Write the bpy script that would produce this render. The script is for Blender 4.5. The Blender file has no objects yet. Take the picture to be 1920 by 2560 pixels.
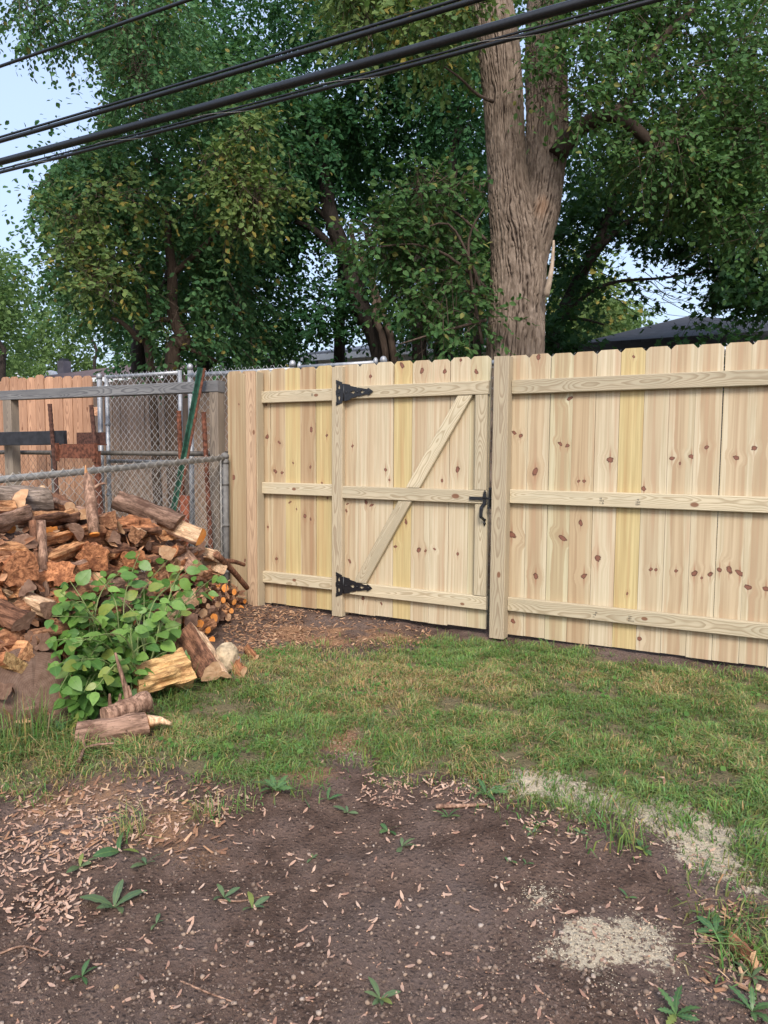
import bpy, math, random
import numpy as np
from mathutils import Matrix, Vector
from mathutils.geometry import tessellate_polygon

# ------------------------------------------------------------------ camera, sky, sun, exposure
scene = bpy.context.scene
COL = scene.collection
FPX, YAW, PITCH, ROLL, CAMH = 1817.2, 0.493073, -0.0799777, 0.00607862, 1.19343
def _rz(a): return np.array([[math.cos(a), -math.sin(a), 0], [math.sin(a), math.cos(a), 0], [0, 0, 1.0]])
def _rx(a): return np.array([[1.0, 0, 0], [0, math.cos(a), -math.sin(a)], [0, math.sin(a), math.cos(a)]])
CR = _rz(YAW) @ _rx(math.pi / 2 + PITCH) @ _rz(ROLL)
CC = np.array([0, 0, CAMH])
cam_data = bpy.data.cameras.new("camera")
cam_data.sensor_fit = 'VERTICAL'
cam_data.sensor_height = 36.0
cam_data.lens = 36.0 * FPX / 2560.0
cam_data.clip_start = 0.05
cam_data.clip_end = 1500.0
cam = bpy.data.objects.new("camera", cam_data)
COL.objects.link(cam)
m4 = Matrix([list(CR[i]) + [CC[i]] for i in range(3)] + [[0, 0, 0, 1]])
cam.matrix_world = m4
scene.camera = cam

SUN_AZ = math.radians(148)      # measured from +Y clockwise: behind the camera, to its right
SUN_EL = math.radians(42)
world = bpy.data.worlds.new("World")
scene.world = world
world.use_nodes = True
wn = world.node_tree
wn.nodes.clear()
sky = wn.nodes.new("ShaderNodeTexSky")
sky.sky_type = 'NISHITA'
sky.sun_disc = False
sky.sun_elevation = SUN_EL
sky.sun_rotation = SUN_AZ
sky.air_density = 1.2
sky.dust_density = 5.0
sky.ozone_density = 1.5
bgn = wn.nodes.new("ShaderNodeBackground")
bgn.inputs[1].default_value = 0.12
wo = wn.nodes.new("ShaderNodeOutputWorld")
hz = wn.nodes.new("ShaderNodeMix"); hz.data_type = 'RGBA'      # even thin cloud veil over the whole sky
hz.inputs[0].default_value = 0.5
hz.inputs[7].default_value = (3.5, 4.3, 6.0, 1.0)
wn.links.new(sky.outputs[0], hz.inputs[6])
wn.links.new(hz.outputs[2], bgn.inputs[0])
wn.links.new(bgn.outputs[0], wo.inputs[0])
sl = bpy.data.lights.new("sun", 'SUN')
sl.energy = 1.5
sl.angle = math.radians(16)
sl.color = (1.0, 0.945, 0.865)
so = bpy.data.objects.new("sun", sl)
COL.objects.link(so)
sdir = Vector((math.sin(SUN_AZ) * math.cos(SUN_EL), math.cos(SUN_AZ) * math.cos(SUN_EL), math.sin(SUN_EL)))
so.rotation_euler = sdir.to_track_quat('Z', 'Y').to_euler()
so.location = sdir * 30
scene.view_settings.view_transform = 'Standard'
scene.view_settings.look = 'None'
scene.view_settings.gamma = 1.0
scene.view_settings.exposure = 1.12
scene.view_settings.use_curve_mapping = False
scene.render.engine = 'CYCLES'
scene.cycles.max_bounces = 6
scene.cycles.use_denoising = True

# ------------------------------------------------------------------ survey helpers: sight lines from the camera to real planes
def ray(px, py): return CR @ np.array([(px - 960) / FPX, -(py - 1280) / FPX, -1.0])
def onY(px, py, Y): d = ray(px, py); return CC + d * (Y / d[1])
def onX(px, py, X): d = ray(px, py); return CC + d * (X / d[0])
def onZ(px, py, z=0.0): d = ray(px, py); return CC + d * ((z - CAMH) / d[2])
def atD(px, py, D): return CC + ray(px, py) * D
def proj(P):
    c = (np.asarray(P, float) - CC) @ CR
    return 960 + FPX * c[..., 0] / -c[..., 2], 1280 - FPX * c[..., 1] / -c[..., 2], -c[..., 2]

rng = np.random.default_rng(7)
random.seed(7)
_perm = np.random.default_rng(3).permutation(4096)
_val = np.random.default_rng(4).random(4096) * 2 - 1
def vnoise(P):
    P = np.asarray(P, float); i = np.floor(P).astype(np.int64); f = P - i
    u = f * f * (3 - 2 * f); r = 0
    for dx in (0, 1):
        for dy in (0, 1):
            for dz in (0, 1):
                h = _perm[(_perm[(_perm[(i[..., 0] + dx) & 4095] + i[..., 1] + dy) & 4095] + i[..., 2] + dz) & 4095]
                w = (u[..., 0] if dx else 1 - u[..., 0]) * (u[..., 1] if dy else 1 - u[..., 1]) * (u[..., 2] if dz else 1 - u[..., 2])
                r = r + w * _val[h]
    return r
def fbm(P, o=4, g=0.5):
    P = np.asarray(P, float); a = 1; s = 0
    for k in range(o):
        s = s + a * vnoise(P * 2 ** k + 17.3 * k); a *= g
    return s

# ------------------------------------------------------------------ object helpers
def tag(o, label=None, cat=None, group=None, kind=None):
    if label: o["label"] = label
    if cat: o["category"] = cat
    if group: o["group"] = group
    if kind: o["kind"] = kind
    return o
def empty(name, loc=(0, 0, 0), label=None, cat=None, group=None):
    o = bpy.data.objects.new(name, None); COL.objects.link(o)
    o.location = [float(v) for v in loc]; o.empty_display_size = 0.1
    return tag(o, label, cat, group)
def link(name, me, parent=None, loc=(0, 0, 0), rot=None, scale=None, mw=None):
    o = bpy.data.objects.new(name, me); COL.objects.link(o)
    if parent is not None: o.parent = parent
    if mw is not None: o.matrix_basis = mw
    else:
        o.location = [float(v) for v in loc]
        if rot is not None: o.rotation_euler = rot
        if scale is not None: o.scale = scale
    return o
class MB:
    """collects verts and faces of one mesh"""
    def __init__(s): s.v = []; s.f = []; s.mi = []; s.sm = []
    def add(s, V, F, mi=0, smooth=False):
        n = len(s.v); s.v += [tuple(map(float, p)) for p in V]
        for f in F:
            s.f.append([i + n for i in f]); s.mi.append(mi); s.sm.append(smooth)
        return s
    def box(s, c, d, mi=0, rot=None):
        c = np.array(c, float); d = np.array(d, float) / 2
        V = np.array([[x, y, z] for x in (-1, 1) for y in (-1, 1) for z in (-1, 1)]) * d
        if rot is not None: V = V @ np.array(rot).T
        return s.add(V + c, [(0, 1, 3, 2), (4, 6, 7, 5), (0, 4, 5, 1), (2, 3, 7, 6), (0, 2, 6, 4), (1, 5, 7, 3)], mi)
    def tube(s, pts, rad, n=8, mi=0, cap=True, smooth=True, prof=None):
        pts = np.array(pts, float); m = len(pts)
        rad = np.full(m, rad, float) if np.isscalar(rad) else np.array(rad, float)
        T = np.gradient(pts, axis=0); T /= np.linalg.norm(T, axis=1)[:, None] + 1e-12
        up = np.array([0, 0, 1.0]) if abs(T[0][2]) < 0.9 else np.array([1.0, 0, 0])
        U = np.cross(T[0], up); U /= np.linalg.norm(U); V = []
        a = np.linspace(0, 2 * math.pi, n, endpoint=False)
        for i in range(m):
            U = U - T[i] * np.dot(U, T[i]); U /= np.linalg.norm(U) + 1e-12
            W = np.cross(T[i], U); k = 1.0 if prof is None else prof[i]
            V.append(pts[i] + (np.cos(a)[:, None] * U + np.sin(a)[:, None] * W) * (rad[i] * k if np.isscalar(k) else (rad[i] * k)[:, None]))
        V = np.concatenate(V)
        F = [(i * n + j, i * n + (j + 1) % n, (i + 1) * n + (j + 1) % n, (i + 1) * n + j) for i in range(m - 1) for j in range(n)]
        s.add(V, F, mi, smooth)
        if cap:
            b = len(s.v) - m * n
            s.f.append([b + j for j in range(n)][::-1]); s.mi.append(mi); s.sm.append(False)
            s.f.append([b + (m - 1) * n + j for j in range(n)]); s.mi.append(mi); s.sm.append(False)
        return s
    def poly(s, loops, y0, y1, mi=0):
        """extrude an outline with holes given in (x,z) between y0 (front) and y1"""
        tri = tessellate_polygon([[Vector((p[0], p[1], 0)) for p in l] for l in loops])
        allp = [p for l in loops for p in l]; n = len(allp)
        V = [(p[0], y0, p[1]) for p in allp] + [(p[0], y1, p[1]) for p in allp]
        F = [t for t in tri] + [tuple(i + n for i in t[::-1]) for t in tri]
        k = 0
        for l in loops:
            for j in range(len(l)):
                a, b = k + j, k + (j + 1) % len(l); F.append((a, b, b + n, a + n))
            k += len(l)
        return s.add(V, F, mi)
    def mesh(s, name, mats):
        me = bpy.data.meshes.new(name); me.from_pydata(s.v, [], s.f)
        for m in (mats if isinstance(mats, (list, tuple)) else [mats]): me.materials.append(m)
        me.polygons.foreach_set("material_index", s.mi)
        me.polygons.foreach_set("use_smooth", s.sm)
        me.update(); return me
    def obj(s, name, mats, parent=None, **k): return link(name, s.mesh(name, mats), parent, **k)
def mesh_np(name, V, F, mats, smooth=False, mi=None, attr=None):
    """V (n,3), F (m,k) uniform polygons, fast"""
    V = np.ascontiguousarray(V, np.float32); F = np.ascontiguousarray(F, np.int32); k = F.shape[1]
    me = bpy.data.meshes.new(name)
    me.vertices.add(len(V)); me.vertices.foreach_set("co", V.ravel())
    me.loops.add(F.size); me.loops.foreach_set("vertex_index", F.ravel())
    me.polygons.add(len(F)); me.polygons.foreach_set("loop_start", np.arange(0, F.size, k, dtype=np.int32))
    for m in (mats if isinstance(mats, (list, tuple)) else [mats]): me.materials.append(m)
    me.polygons.foreach_set("use_smooth", np.full(len(F), smooth, bool))
    if mi is not None: me.polygons.foreach_set("material_index", np.asarray(mi, np.int32))
    if attr is not None:
        for an, av in attr.items():
            a = me.attributes.new(an, 'FLOAT_COLOR', 'POINT')
            c = np.ones((len(V), 4), np.float32); c[:, :av.shape[1]] = av
            a.data.foreach_set("color", c.ravel())
    me.update(calc_edges=True); me.validate(); return me

# ------------------------------------------------------------------ material helpers
class Mat:
    def __init__(s, name):
        s.m = bpy.data.materials.new(name); s.m.use_nodes = True; s.t = s.m.node_tree; s.t.nodes.clear()
        s.out = s.t.nodes.new("ShaderNodeOutputMaterial")
    def n(s, typ, ins=None, out=0, **pr):
        nd = s.t.nodes.new(typ)
        for k, v in pr.items(): setattr(nd, k, v)
        for k, v in (ins or {}).items(): s.put(nd.inputs[k], v)
        return nd.outputs[out] if out is not None else nd
    def put(s, sock, v):
        if isinstance(v, bpy.types.NodeSocket): s.t.links.new(v, sock)
        elif v is not None:
            try: sock.default_value = v
            except Exception: sock.default_value = (list(v) + [1.0])[:4]
    def ma(s, op, a, b=None, c=None, clamp=False):
        i = {0: a}
        if b is not None: i[1] = b
        if c is not None: i[2] = c
        return s.n("ShaderNodeMath", i, operation=op, use_clamp=clamp)
    def vm(s, op, a, b=None, out=0):
        i = {0: a}
        if b is not None: i[1] = b
        return s.n("ShaderNodeVectorMath", i, out, operation=op)
    def mix(s, f, a, b, blend='MIX'):
        c = lambda v: v if isinstance(v, bpy.types.NodeSocket) else (list(v) + [1.0])[:4]
        return s.n("ShaderNodeMix", {0: f, 6: c(a), 7: c(b)}, 2, data_type='RGBA', blend_type=blend)
    def mr(s, v, a, b, c=0.0, d=1.0, smooth=True):
        return s.n("ShaderNodeMapRange", {0: v, 1: a, 2: b, 3: c, 4: d}, interpolation_type='SMOOTHSTEP' if smooth else 'LINEAR')
    def noise(s, vec, scale, detail=3.0, rough=0.55, dist=0.0, col=False):
        return s.n("ShaderNodeTexNoise", {'Vector': vec, 'Scale': scale, 'Detail': detail, 'Roughness': rough, 'Distortion': dist}, 1 if col else 0)
    def vor(s, vec, scale, out=0, feature='F1'):
        return s.n("ShaderNodeTexVoronoi", {'Vector': vec, 'Scale': scale}, out, feature=feature)
    def ramp(s, f, stops):
        nd = s.n("ShaderNodeValToRGB", {0: f}, None); e = nd.color_ramp.elements
        while len(e) < len(stops): e.new(0.5)
        for el, (p, c) in zip(e, stops): el.position = p; el.color = (list(c) + [1.0])[:4]
        return nd.outputs[0]
    def coord(s): return s.n("ShaderNodeTexCoord", out=3)
    def rnd(s): return s.n("ShaderNodeObjectInfo", out=5)
    def island(s): return s.n("ShaderNodeNewGeometry", out=8)
    def sep(s, v): nd = s.n("ShaderNodeSeparateXYZ", {0: v}, None); return nd.outputs
    def xyz(s, x, y, z): return s.n("ShaderNodeCombineXYZ", {0: x, 1: y, 2: z})
    def oattr(s, name, out=1): return s.n("ShaderNodeAttribute", out=out, attribute_name=name, attribute_type='OBJECT')
    def gattr(s, name, out=0): return s.n("ShaderNodeAttribute", out=out, attribute_name=name)
    def bump(s, h, strength=0.4, dist=0.01): return s.n("ShaderNodeBump", {'Height': h, 'Strength': strength, 'Distance': dist})
    def bsdf(s, col, rough=0.8, nrm=None, metal=0.0, spec=0.3, trans=None):
        ins = {'Base Color': col, 'Roughness': rough, 'Metallic': metal, 'Specular IOR Level': spec}
        if nrm is not None: ins['Normal'] = nrm
        b = s.n("ShaderNodeBsdfPrincipled", ins)
        if trans is not None:
            tr = s.n("ShaderNodeBsdfTranslucent", {0: trans[1]})
            b = s.n("ShaderNodeMixShader", {0: trans[0], 1: b, 2: tr})
        s.t.links.new(b, s.out.inputs[0]); return s.m

def offset_coord(M, sc=50.0):
    r = M.ma('MULTIPLY', M.rnd(), sc)
    return M.vm('ADD', M.coord(), M.xyz(r, M.ma('MULTIPLY', r, 0.37), M.ma('MULTIPLY', r, 0.71)))
def flat_mat(name, c, rough=0.7, var=0.25, scale=20.0, metal=0.0, spec=0.3, bump=0.1):
    M = Mat(name); p = offset_coord(M); nz = M.noise(p, scale, 4)
    col = M.mix(M.mr(nz, 0.3, 0.7), [v * (1 - var) for v in c], [v * (1 + var) for v in c])
    return M.bsdf(col, rough, M.bump(nz, bump, 0.004), metal, spec)

# --- new pine pickets: knots and heartwood stripe come from each board's own properties
def pine_mat():
    M = Mat("pine_board")
    p = M.coord(); x, y, z = M.sep(p)
    sd = M.ma('MULTIPLY', M.rnd(), 40.0)
    u = x; km = None; streak = None; ring = None
    for i in range(4):
        kx, kz, kr = M.sep(M.oattr("knot%d" % i))
        dx0 = M.ma('SUBTRACT', x, kx); dz0 = M.ma('SUBTRACT', z, kz)
        an = M.ma('MULTIPLY', M.ma('SUBTRACT', M.ma('FRACT', M.ma('MULTIPLY', kz, 13.7)), 0.5), 2.4); asp = M.mr(M.ma('FRACT', M.ma('MULTIPLY', kz, 71.3)), 0.0, 1.0, 0.45, 0.95, False)
        ca = M.ma('COSINE', an); sa = M.ma('SINE', an)
        dx = M.ma('SUBTRACT', M.ma('MULTIPLY', dx0, ca), M.ma('MULTIPLY', dz0, sa)); dz = M.ma('MULTIPLY', M.ma('ADD', M.ma('MULTIPLY', dx0, sa), M.ma('MULTIPLY', dz0, ca)), asp)
        jz = M.ma('MULTIPLY', M.ma('SUBTRACT', M.noise(M.vm('ADD', p, M.xyz(sd, 0.0, 0.0)), 55.0, 3), 0.5), M.ma('MULTIPLY', kr, 1.5))
        e = M.ma('ADD', M.ma('SQRT', M.ma('ADD', M.ma('MULTIPLY', dx, dx), M.ma('MULTIPLY', dz, dz))), jz)
        mk = M.mr(e, M.ma('MULTIPLY', kr, 0.8), M.ma('ADD', M.ma('MULTIPLY', kr, 1.05), 0.0005), 1.0, 0.0)
        rg = M.mr(e, M.ma('MULTIPLY', kr, 0.45), M.ma('MULTIPLY', kr, 0.95), 0.0, 1.0)
        fal = M.mr(e, M.ma('MULTIPLY', kr, 0.9), M.ma('ADD', M.ma('MULTIPLY', kr, 4.5), 0.001), 0.75, 0.0)
        u = M.ma('SUBTRACT', u, M.ma('MULTIPLY', fal, dx0))
        st = M.ma('MULTIPLY', M.mr(M.ma('ABSOLUTE', dx0), 0.0, M.ma('ADD', M.ma('MULTIPLY', kr, 0.55), 0.0005), 1.0, 0.0),
                  M.mr(M.ma('ABSOLUTE', dz0), M.ma('MULTIPLY', kr, 0.5), M.ma('ADD', M.ma('MULTIPLY', kr, 6.0), 0.0005), 1.0, 0.0))
        km = mk if km is None else M.ma('MAXIMUM', km, mk)
        ring = M.ma('MULTIPLY', mk, rg) if ring is None else M.ma('MAXIMUM', ring, M.ma('MULTIPLY', mk, rg))
        streak = st if streak is None else M.ma('MAXIMUM', streak, st)
    g1 = M.noise(M.xyz(M.ma('MULTIPLY', u, 75.0), sd, M.ma('MULTIPLY', z, 1.3)), 1.0, 4, 0.65)
    g2 = M.noise(M.xyz(M.ma('MULTIPLY', u, 34.0), M.ma('ADD', sd, 9.0), M.ma('MULTIPLY', z, 0.9)), 1.0, 2, 0.5, 0.5)
    blot = M.noise(M.xyz(M.ma('MULTIPLY', x, 9.0), sd, M.ma('MULTIPLY', z, 3.0)), 1.0, 3)
    hc, hw, hs = M.sep(M.oattr("heart"))
    wav = M.ma('MULTIPLY', M.ma('SUBTRACT', M.noise(M.xyz(sd, 0.0, M.ma('MULTIPLY', z, 2.2)), 1.0, 3), 0.5), 0.06)
    hd = M.ma('ABSOLUTE', M.ma('SUBTRACT', M.ma('ADD', u, wav), hc))
    hm = M.ma('MULTIPLY', M.mr(hd, M.ma('SUBTRACT', hw, 0.004), M.ma('ADD', hw, 0.002), 1.0, 0.0), hs)
    sap = M.mix(M.mr(g1, 0.3, 0.72), (0.545, 0.485, 0.355), (0.395, 0.33, 0.22))
    heart = M.mix(M.mr(g2, 0.32, 0.68), (0.475, 0.38, 0.255), (0.315, 0.225, 0.135))
    c = M.mix(hm, sap, heart)
    c = M.mix(M.mr(g2, 0.52, 0.72, 0.0, 0.6), c, (0.42, 0.285, 0.185))
    c = M.mix(M.mr(blot, 0.35, 0.75, 0.0, 0.22), c, (0.46, 0.34, 0.22))
    c = M.mix(1.0, c, M.oattr("tint", 0), 'MULTIPLY')
    c = M.mix(M.ma('MULTIPLY', streak, M.mr(g1, 0.25, 0.6, 0.35, 0.9)), c, (0.30, 0.15, 0.085))
    kc = M.mix(ring, (0.20, 0.085, 0.055), (0.055, 0.022, 0.016))
    c = M.mix(km, c, kc)
    return M.bsdf(c, 0.62, M.bump(g1, 0.25, 0.002), 0, 0.35)
# --- treated two-by-fours: growth rings cut lengthways
def lumber_mat(name, light, dark, line, freq=150.0):
    M = Mat(name)
    p = M.coord(); x, y, z = M.sep(p); sd = M.ma('MULTIPLY', M.rnd(), 60.0)
    w1 = M.ma('SUBTRACT', M.noise(M.xyz(sd, 0.0, M.ma('MULTIPLY', z, 0.75)), 1.0, 3), 0.5)
    w2 = M.ma('SUBTRACT', M.noise(M.xyz(M.ma('ADD', sd, 7.0), 1.0, M.ma('MULTIPLY', z, 0.9)), 1.0, 3), 0.5)
    wr = M.ma('SUBTRACT', M.noise(M.vm('ADD', M.vm('MULTIPLY', p, M.xyz(22.0, 22.0, 5.0)), M.xyz(sd, sd, sd)), 1.0, 2), 0.5)
    xx = M.ma('ADD', x, M.ma('MULTIPLY', w1, 0.16))
    yy = M.ma('ADD', M.ma('ADD', y, 0.035), M.ma('MULTIPLY', w2, 0.22))
    R = M.ma('ADD', M.ma('SQRT', M.ma('ADD', M.ma('MULTIPLY', xx, xx), M.ma('MULTIPLY', yy, yy))), M.ma('MULTIPLY', wr, 0.012))
    sn = M.ma('FRACT', M.ma('MULTIPLY', R, freq))
    late = M.ma('MULTIPLY', M.mr(sn, 0.35, 0.9), M.mr(sn, 0.93, 1.0, 1.0, 0.0))
    fine = M.noise(M.vm('MULTIPLY', p, M.xyz(180.0, 180.0, 4.0)), 1.0, 2)
    blot = M.noise(M.vm('ADD', M.vm('MULTIPLY', p, M.xyz(14.0, 14.0, 3.0)), M.xyz(sd, 0.0, sd)), 1.0, 3)
    c = M.mix(M.mr(blot, 0.3, 0.7), light, dark)
    c = M.mix(M.ma('MULTIPLY', late, 0.75), c, line)
    c = M.mix(M.mr(fine, 0.4, 0.7, 0.0, 0.25), c, line)
    c = M.mix(1.0, c, M.mix(M.ma('FRACT', M.ma('MULTIPLY', M.rnd(), 7.3)), (0.80, 0.78, 0.77), (1.14, 1.13, 1.12)), 'MULTIPLY')
    kx, kz, kr = M.sep(M.oattr("knot0"))
    dx = M.ma('SUBTRACT', x, kx); dz = M.ma('MULTIPLY', M.ma('SUBTRACT', z, kz), 0.6)
    e = M.ma('SQRT', M.ma('ADD', M.ma('MULTIPLY', dx, dx), M.ma('MULTIPLY', dz, dz)))
    c = M.mix(M.mr(e, M.ma('MULTIPLY', kr, 0.7), M.ma('ADD', M.ma('MULTIPLY', kr, 1.1), 0.0004), 0.9, 0.0), c, (0.17, 0.07, 0.035))
    return M.bsdf(c, 0.6, M.bump(late, 0.15, 0.002), 0, 0.35)
PINE = pine_mat()
RAIL = lumber_mat("treated_lumber", (0.55, 0.475, 0.335), (0.47, 0.42, 0.30), (0.30, 0.235, 0.145))
POST = lumber_mat("treated_post", (0.53, 0.45, 0.31), (0.46, 0.40, 0.285), (0.30, 0.23, 0.15), 120.0)
BROWNPOST = lumber_mat("brownish_post", (0.47, 0.335, 0.215), (0.39, 0.27, 0.175), (0.26, 0.165, 0.10), 120.0)
GREYWOOD = lumber_mat("weathered_grey_beam", (0.20, 0.20, 0.20), (0.13, 0.13, 0.135), (0.06, 0.06, 0.065), 130.0)
GREYBROWN = lumber_mat("weathered_brown_post", (0.28, 0.23, 0.18), (0.20, 0.165, 0.13), (0.10, 0.08, 0.065), 130.0)
CEDAR = lumber_mat("cedar_board", (0.58, 0.345, 0.22), (0.48, 0.275, 0.17), (0.27, 0.135, 0.08), 90.0)
OLDBOARD = lumber_mat("old_grey_board", (0.44, 0.305, 0.215), (0.33, 0.245, 0.185), (0.17, 0.125, 0.095), 110.0)
BLACKMETAL = flat_mat("black_powder_coat", (0.012, 0.012, 0.014), 0.42, 0.3, 120, 0.0, 0.5, 0.05)
GALV = flat_mat("galvanised_steel", (0.31, 0.32, 0.34), 0.5, 0.2, 25, 0.5, 0.5, 0.05)
OLDGALV = flat_mat("weathered_galvanised", (0.30, 0.29, 0.27), 0.55, 0.25, 30, 0.3, 0.5, 0.1)
DARKPIPE = flat_mat("dark_weathered_pipe", (0.11, 0.10, 0.09), 0.65, 0.3, 30, 0.3, 0.4, 0.15)
RUST = flat_mat("rusty_steel", (0.125, 0.047, 0.028), 0.85, 0.55, 38, 0.1, 0.3, 0.35)
DARKRUST = flat_mat("dark_rust", (0.075, 0.035, 0.026), 0.85, 0.5, 45, 0.1, 0.3, 0.35)
GREENPAINT = flat_mat("green_post_paint", (0.022, 0.075, 0.05), 0.55, 0.5, 18, 0.0, 0.4, 0.15)
BLACKBOARD = flat_mat("black_painted_plank", (0.022, 0.022, 0.026), 0.55, 0.4, 14, 0.0, 0.4, 0.15)
CABLE = flat_mat("black_cable_jacket", (0.010, 0.011, 0.014), 0.36, 0.3, 60, 0.0, 0.5, 0.03)
PRINT = flat_mat("faded_stamp_ink", (0.10, 0.09, 0.075), 0.8, 0.3, 100)
# ------------------------------------------------------------------ ground
FY = 4.54
def inpoly(px, py, poly):
    px = np.asarray(px); py = np.asarray(py); r = np.zeros(px.shape, bool); n = len(poly)
    for i in range(n):
        x1, y1 = poly[i]; x2, y2 = poly[(i + 1) % n]
        c = ((y1 > py) != (y2 > py)) & (px < (x2 - x1) * (py - y1) / (y2 - y1 + 1e-9) + x1); r ^= c
    return r
def gpoly(pts): return [tuple(onZ(*p)[:2]) for p in pts]
# edge of the lawn, walked on the ground
LAWN = gpoly([(1990, 1720), (1920, 1712), (1700, 1676), (1500, 1640), (1290, 1615), (1120, 1605), (1010, 1590), (960, 1600), (870, 1625), (760, 1600), (700, 1620), (640, 1640), (610, 1660),
              (560, 1690), (470, 1735), (400, 1770), (395, 1860), (330, 1880), (340, 1920), (430, 1940), (560, 1935), (690, 1945), (740, 1905), (800, 1885), (840, 1850), (870, 1810), (905, 1800),
              (935, 1840), (960, 1880), (1010, 1905), (1100, 1925), (1190, 1960), (1300, 1985), (1420, 2000), (1500, 2040), (1600, 2070), (1690, 2090), (1760, 2110), (1830, 2140), (1880, 2210), (1990, 2260)]) + [(1.0, 2.35), (2.4, 2.2), (2.4, 4.35), (1.0, 4.38)]
WEEDY = gpoly([(-200, 1830), (60, 1815), (180, 1830), (200, 1870), (330, 1885), (300, 1930), (180, 1965), (60, 1985), (-200, 2000)])
EDGE = gpoly([(1780, 2250), (1850, 2290), (1990, 2300), (1990, 2480), (1850, 2440), (1770, 2400), (1740, 2330)])
SPARSE = gpoly([(600, 1640), (650, 1560), (760, 1520), (900, 1535), (1040, 1560), (1100, 1590), (1000, 1640), (860, 1660), (760, 1640)])
def lawn_mask(X, Y):
    w = fbm(np.stack([X * 4, Y * 4, X * 0 + 5], -1), 3) * 0.10
    w2 = fbm(np.stack([X * 4, Y * 4, X * 0 + 55], -1), 3) * 0.10
    m = np.where(inpoly(X + w, Y + w2, LAWN), 1.0, 0.0)
    m = np.maximum(m, np.where(inpoly(X + w, Y + w2, WEEDY), 0.75, 0.0))
    m = np.maximum(m, np.where(inpoly(X + w, Y + w2, EDGE), 0.55, 0.0))
    m = np.where(inpoly(X + w, Y + w2, SPARSE), m * 0.15, m)
    return m
# sawdust patches: (centre px, radius m, strength, stretch)
SAW = [((1470, 2340), 0.17, 1.0), ((1540, 2330), 0.13, .9), ((1560, 2385), 0.08, 1.0), ((1430, 2290), 0.13, .85), ((1500, 2400), 0.20, .42), ((1420, 2390), 0.14, .4), ((1600, 2400), 0.13, .3),
       ((1720, 2045), 0.13, 1.0), ((1690, 2075), 0.12, 1.0), ((1760, 2110), 0.14, 1.0), ((1810, 2150), 0.15, .9), ((1860, 2185), 0.12, .6), ((1640, 2050), 0.12, .5), ((1910, 2120), .09, .8),
       ((1340, 1965), 0.12, .8), ((1400, 1985), 0.12, .7), ((1460, 2020), 0.13, .6), ((1540, 2015), 0.12, .55), ((1220, 1965), 0.13, .45), ((1250, 1970), .1, .4),
       ((860, 1850), 0.13, .5), ((870, 1815), .09, .4)]
SAWG = [(onZ(*p)[:2], r, s) for p, r, s in SAW]
def soft_lawn(X, Y):
    X = np.asarray(X); g_ = np.random.default_rng(12)
    return lawn_mask(X + g_.normal(0, .085, X.shape), Y + g_.normal(0, .085, X.shape))
def saw_mask(X, Y):
    w = 0.42 + 1.0 * fbm(np.stack([X * 9, Y * 9, X * 0 + 31], -1), 4) + .25 * vnoise(np.stack([(X - Y) * 30, (X + Y) * 3, X * 0 + 3], -1)); m = X * 0
    for c, r, s in SAWG:
        d = np.hypot(X - c[0], Y - c[1]) / r
        m = np.maximum(m, s * np.clip(1.35 - d, 0, 1))
    return np.clip(m * (0.45 + w), 0, 1)
TAN = [((870, 1795), .2, 1.0), ((850, 1850), .18, .8), ((850, 1590), .3, 1.0), ((960, 1585), .25, .9), ((720, 1580), .3, .8), ((300, 1970), .35, .55), ((120, 2020), .3, .45), ((480, 2060), .25, .5), ((640, 1560), .2, .4), ((520, 2130), .12, .5), ((760, 1920), .2, .5)]
TANG = [(onZ(*p)[:2], r, s) for p, r, s in TAN]
def tan_mask(X, Y):
    w = 0.6 + 0.6 * fbm(np.stack([X * 7, Y * 7, X * 0 + 71], -1), 4); m = X * 0
    for c, r, s in TANG:
        m = np.maximum(m, s * np.clip(1.3 - np.hypot(X - c[0], Y - c[1]) / r, 0, 1))
    return np.clip(m * (.35 + w), 0, 1)
def ground_h(X, Y):
    P = np.stack([X, Y, X * 0], -1)
    near = np.clip(1 - np.maximum(0, np.hypot(X + 1.5, Y - 2.5) - 5) / 6, 0, 1)
    h = 0.022 * fbm(P * 1.6, 3) + 0.011 * fbm(P * 7 + 3, 3) + 0.006 * np.abs(fbm(P * 24 + 9, 2))
    h = h + 0.012 * saw_mask(X, Y)
    return h * near - 0.006
def axis(lo, hi, step, far):
    a = np.arange(lo, hi + 1e-6, step); g = [0.05, 0.12, 0.25, 0.5, 1, 2, 4, 8, 16, 32, 64, 128, far]
    return np.concatenate([[lo - v for v in g[::-1]], a, [hi + v for v in g]])
gx = axis(-4.3, 0.75, 0.014, 300); gy = axis(0.75, 4.75, 0.014, 300)
GX, GY = np.meshgrid(gx, gy, indexing='ij'); GZ = ground_h(GX, GY)
nx, ny = len(gx), len(gy)
idx = np.arange(nx * ny).reshape(nx, ny)
GF = np.stack([idx[:-1, :-1], idx[1:, :-1], idx[1:, 1:], idx[:-1, 1:]], -1).reshape(-1, 4)
lm = lawn_mask(GX, GY); far_m = np.where((GY > 4.75) | (GX < -3.9), 0.8, 0.0)
zone = np.stack([np.maximum(lm, far_m).ravel(), saw_mask(GX, GY).ravel(), tan_mask(GX, GY).ravel()], -1)
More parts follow.
